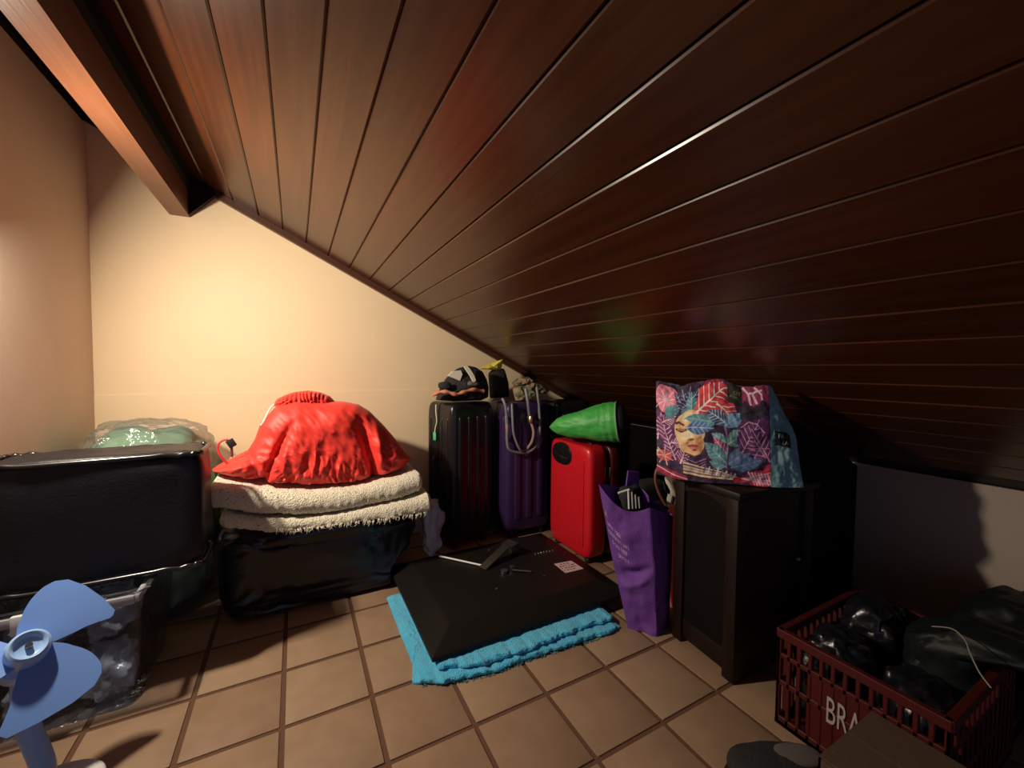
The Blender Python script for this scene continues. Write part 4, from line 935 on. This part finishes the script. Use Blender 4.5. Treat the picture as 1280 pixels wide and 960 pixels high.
# ------------------------------------------------------------------ red crate and the things around it
def crate():
    x0, x1, y0, y1, h, th = 1.205, 1.665, 0.285, 0.635, 0.275, 0.012
    t = thing('bottle_crate', 'red plastic bottle crate full of black bags', 'crate', ((x0+x1)/2, (y0+y1)/2, 0)); L = np.array(t.location)
    build('floor_plate', move(box(x0, x1, y0, y1, 0.0, 0.012), -L), CRATE, t, smooth=False)
    def wall(axis, c0):
        G = []
        a0, a1 = (y0, y1) if axis == 'x' else (x0, x1)
        def bar(u0, u1, z0, z1, o_=0.0):
            if axis == 'x': return box(c0-o_, c0+th+o_, u0, u1, z0, z1, 0.002, 1)
            return box(u0, u1, c0-o_, c0+th+o_, z0, z1, 0.002, 1)
        for z0, z1 in ((0.0, 0.025), (0.115, 0.130), (0.195, 0.208), (h-0.024, h)): G.append(('rail', bar(a0, a1, z0, z1, 0.003 if z1 == h else 0.0)))
        n = 13
        for k in range(n+1):
            u = a0+(a1-a0-0.010)*k/n; G.append(('upright', bar(u, u+0.010, 0.0, h-0.01)))
        if axis == 'x': G.append(('sign_plate', box(c0+0.002, c0+th-0.002, a0+0.09, a1-0.085, 0.02, 0.20)))
        return G
    for ax, c0 in (('x', x0), ('x', x1-th), ('y', y0), ('y', y1-th)):
        for nme, g in wall(ax, c0): build(nme, move(g, -L), CRATE, t, smooth=False)
    v, f = text_geo('BRAH', 0.10); build('lettering', move(([(x0-0.0012, 0.512-x*0.42, 0.10+y) for x, y, _ in v], f), -L), INKWH, t, smooth=False)
crate()
for lo3, hi3, l in (((1.224, 0.463, 0.0135), (1.432, 0.616, 0.285), 'shiny black plastic bag at the cabinet corner of the red crate'), ((1.438, 0.463, 0.0135), (1.646, 0.616, 0.315), 'shiny black plastic bag by the low wall end of the red crate'), ((1.224, 0.304, 0.0135), (1.432, 0.457, 0.27), 'black plastic bag at the cardboard side of the red crate')):
    lo3 = np.array(lo3); hi3 = np.array(hi3); c = (lo3+hi3)/2; off = random.uniform(0, 9)
    g = superq(c, (hi3-lo3)/2*np.array([0.97, 0.97, 1.0]), 0.7, 0.6, 70, 44, lambda p, d: (abs(fb(p, 11, 3, off))-0.35)*0.035)
    v = np.clip(np.array(g[0]), lo3, hi3)
    tag(build('black_bag', (v, g[1]), BPLAST, origin=(c[0], c[1], 0.0135)), l, 'bag', 'black bags in the red crate')
def sack():
    c = (1.95, 0.13, 0.175); r = (0.215, 0.33, 0.175)
    t = thing('bin_bag', 'big black bin bag tied with a pale string against the low wall', 'bag', (c[0], c[1], 0)); L = np.array(t.location)
    g = superq(c, r, 0.75, 0.8, 110, 70, lambda p, d: (abs(fb(p, 6, 4, 2))-0.3)*0.04)
    v = np.array(g[0]); v[:, 2] = np.maximum(v[:, 2], 0.001); v[:, 0] = np.clip(v[:, 0], 1.675, XK-0.004)
    build('bag_skin', move((v, g[1]), -L), BPL2, t)
sack()
def near_bag():
    lo3 = np.array((1.438, 0.304, 0.0135)); hi3 = np.array((1.646, 0.457, 0.37)); c = (lo3+hi3)/2
    t = thing('bin_bag', 'dark bin bag with a pale string bulging out of the red crate', 'bag', (c[0], c[1], 0.0135)); L = np.array(t.location)
    g = superq(c, (hi3-lo3)/2, 0.6, 0.6, 90, 50, lambda p, d: (abs(fb(p, 9, 4, 12))-0.35)*0.03)
    v = np.array(g[0]); k = np.clip((v[:, 2]-0.29)/0.05, 0, 1); ctr = c[:2]
    v = np.clip(v, lo3, hi3); v[:, 0] = ctr[0]+(v[:, 0]-ctr[0])*(1+0.10*k); v[:, 1] = ctr[1]+(v[:, 1]-ctr[1]-0.05*k)*(1+0.9*k*(v[:, 1] < ctr[1]))
    build('bag_skin', move((v, g[1]), -L), BPL2, t)
    S = [pz(x, y, z) for x, y, z in ((1165, 783, 0.345), (1190, 786, 0.372), (1206, 800, 0.375), (1212, 815, 0.372), (1224, 840, 0.36), (1239, 860, 0.345))]
    build('string', move(tube(spline(S, 6), 0.0014, 6), -L), M('pale_string', (0.30, 0.28, 0.24), 0.7), t)
near_bag()
def carton():
    x0, x1, y0, y1, h = 0.95, 1.188, -0.02, 0.412, 0.205
    t = thing('cardboard_box', 'closed brown cardboard box beside the lettered face of the red crate', 'box', ((x0+x1)/2, (y0+y1)/2, 0)); L = np.array(t.location)
    for nme, g in (('bottom', box(x0, x1, y0, y1, 0.0, 0.004)), ('side', box(x0, x0+0.004, y0, y1, 0, h)), ('side', box(x1-0.004, x1, y0, y1, 0, h)), ('side', box(x0, x1, y0, y0+0.004, 0, h)), ('side', box(x0, x1, y1-0.004, y1, 0, h)),
                   ('flap', box(x0+0.004, (x0+x1)/2-0.002, y0+0.002, y1, h, h+0.004)), ('flap', box((x0+x1)/2+0.002, x1, y0+0.002, y1, h, h+0.004))):
        build(nme, move(g, -L), CARD, t, smooth=False)
carton()
def shoe():
    c = (1.03, 0.525, 0)
    t = thing('black_shoe', 'black rubber shoe lying on the tiles near the red crate', 'shoe', c, math.radians(62))
    def d(p, q): return fb(p, 14, 2)*0.004
    build('upper', superq((0, 0, 0.044), (0.055, 0.125, 0.036), 0.8, 0.8, 40, 20, d), NAVY, t)
    build('sole', superq((0, 0, 0.010), (0.058, 0.130, 0.010), 0.4, 0.75, 40, 10), RUBBER, t)
    build('insole', superq((0.0, -0.04, 0.074), (0.032, 0.06, 0.010), 0.9, 0.9, 30, 12), M('grey_lining', (0.10, 0.09, 0.085), 0.8), t)
shoe()
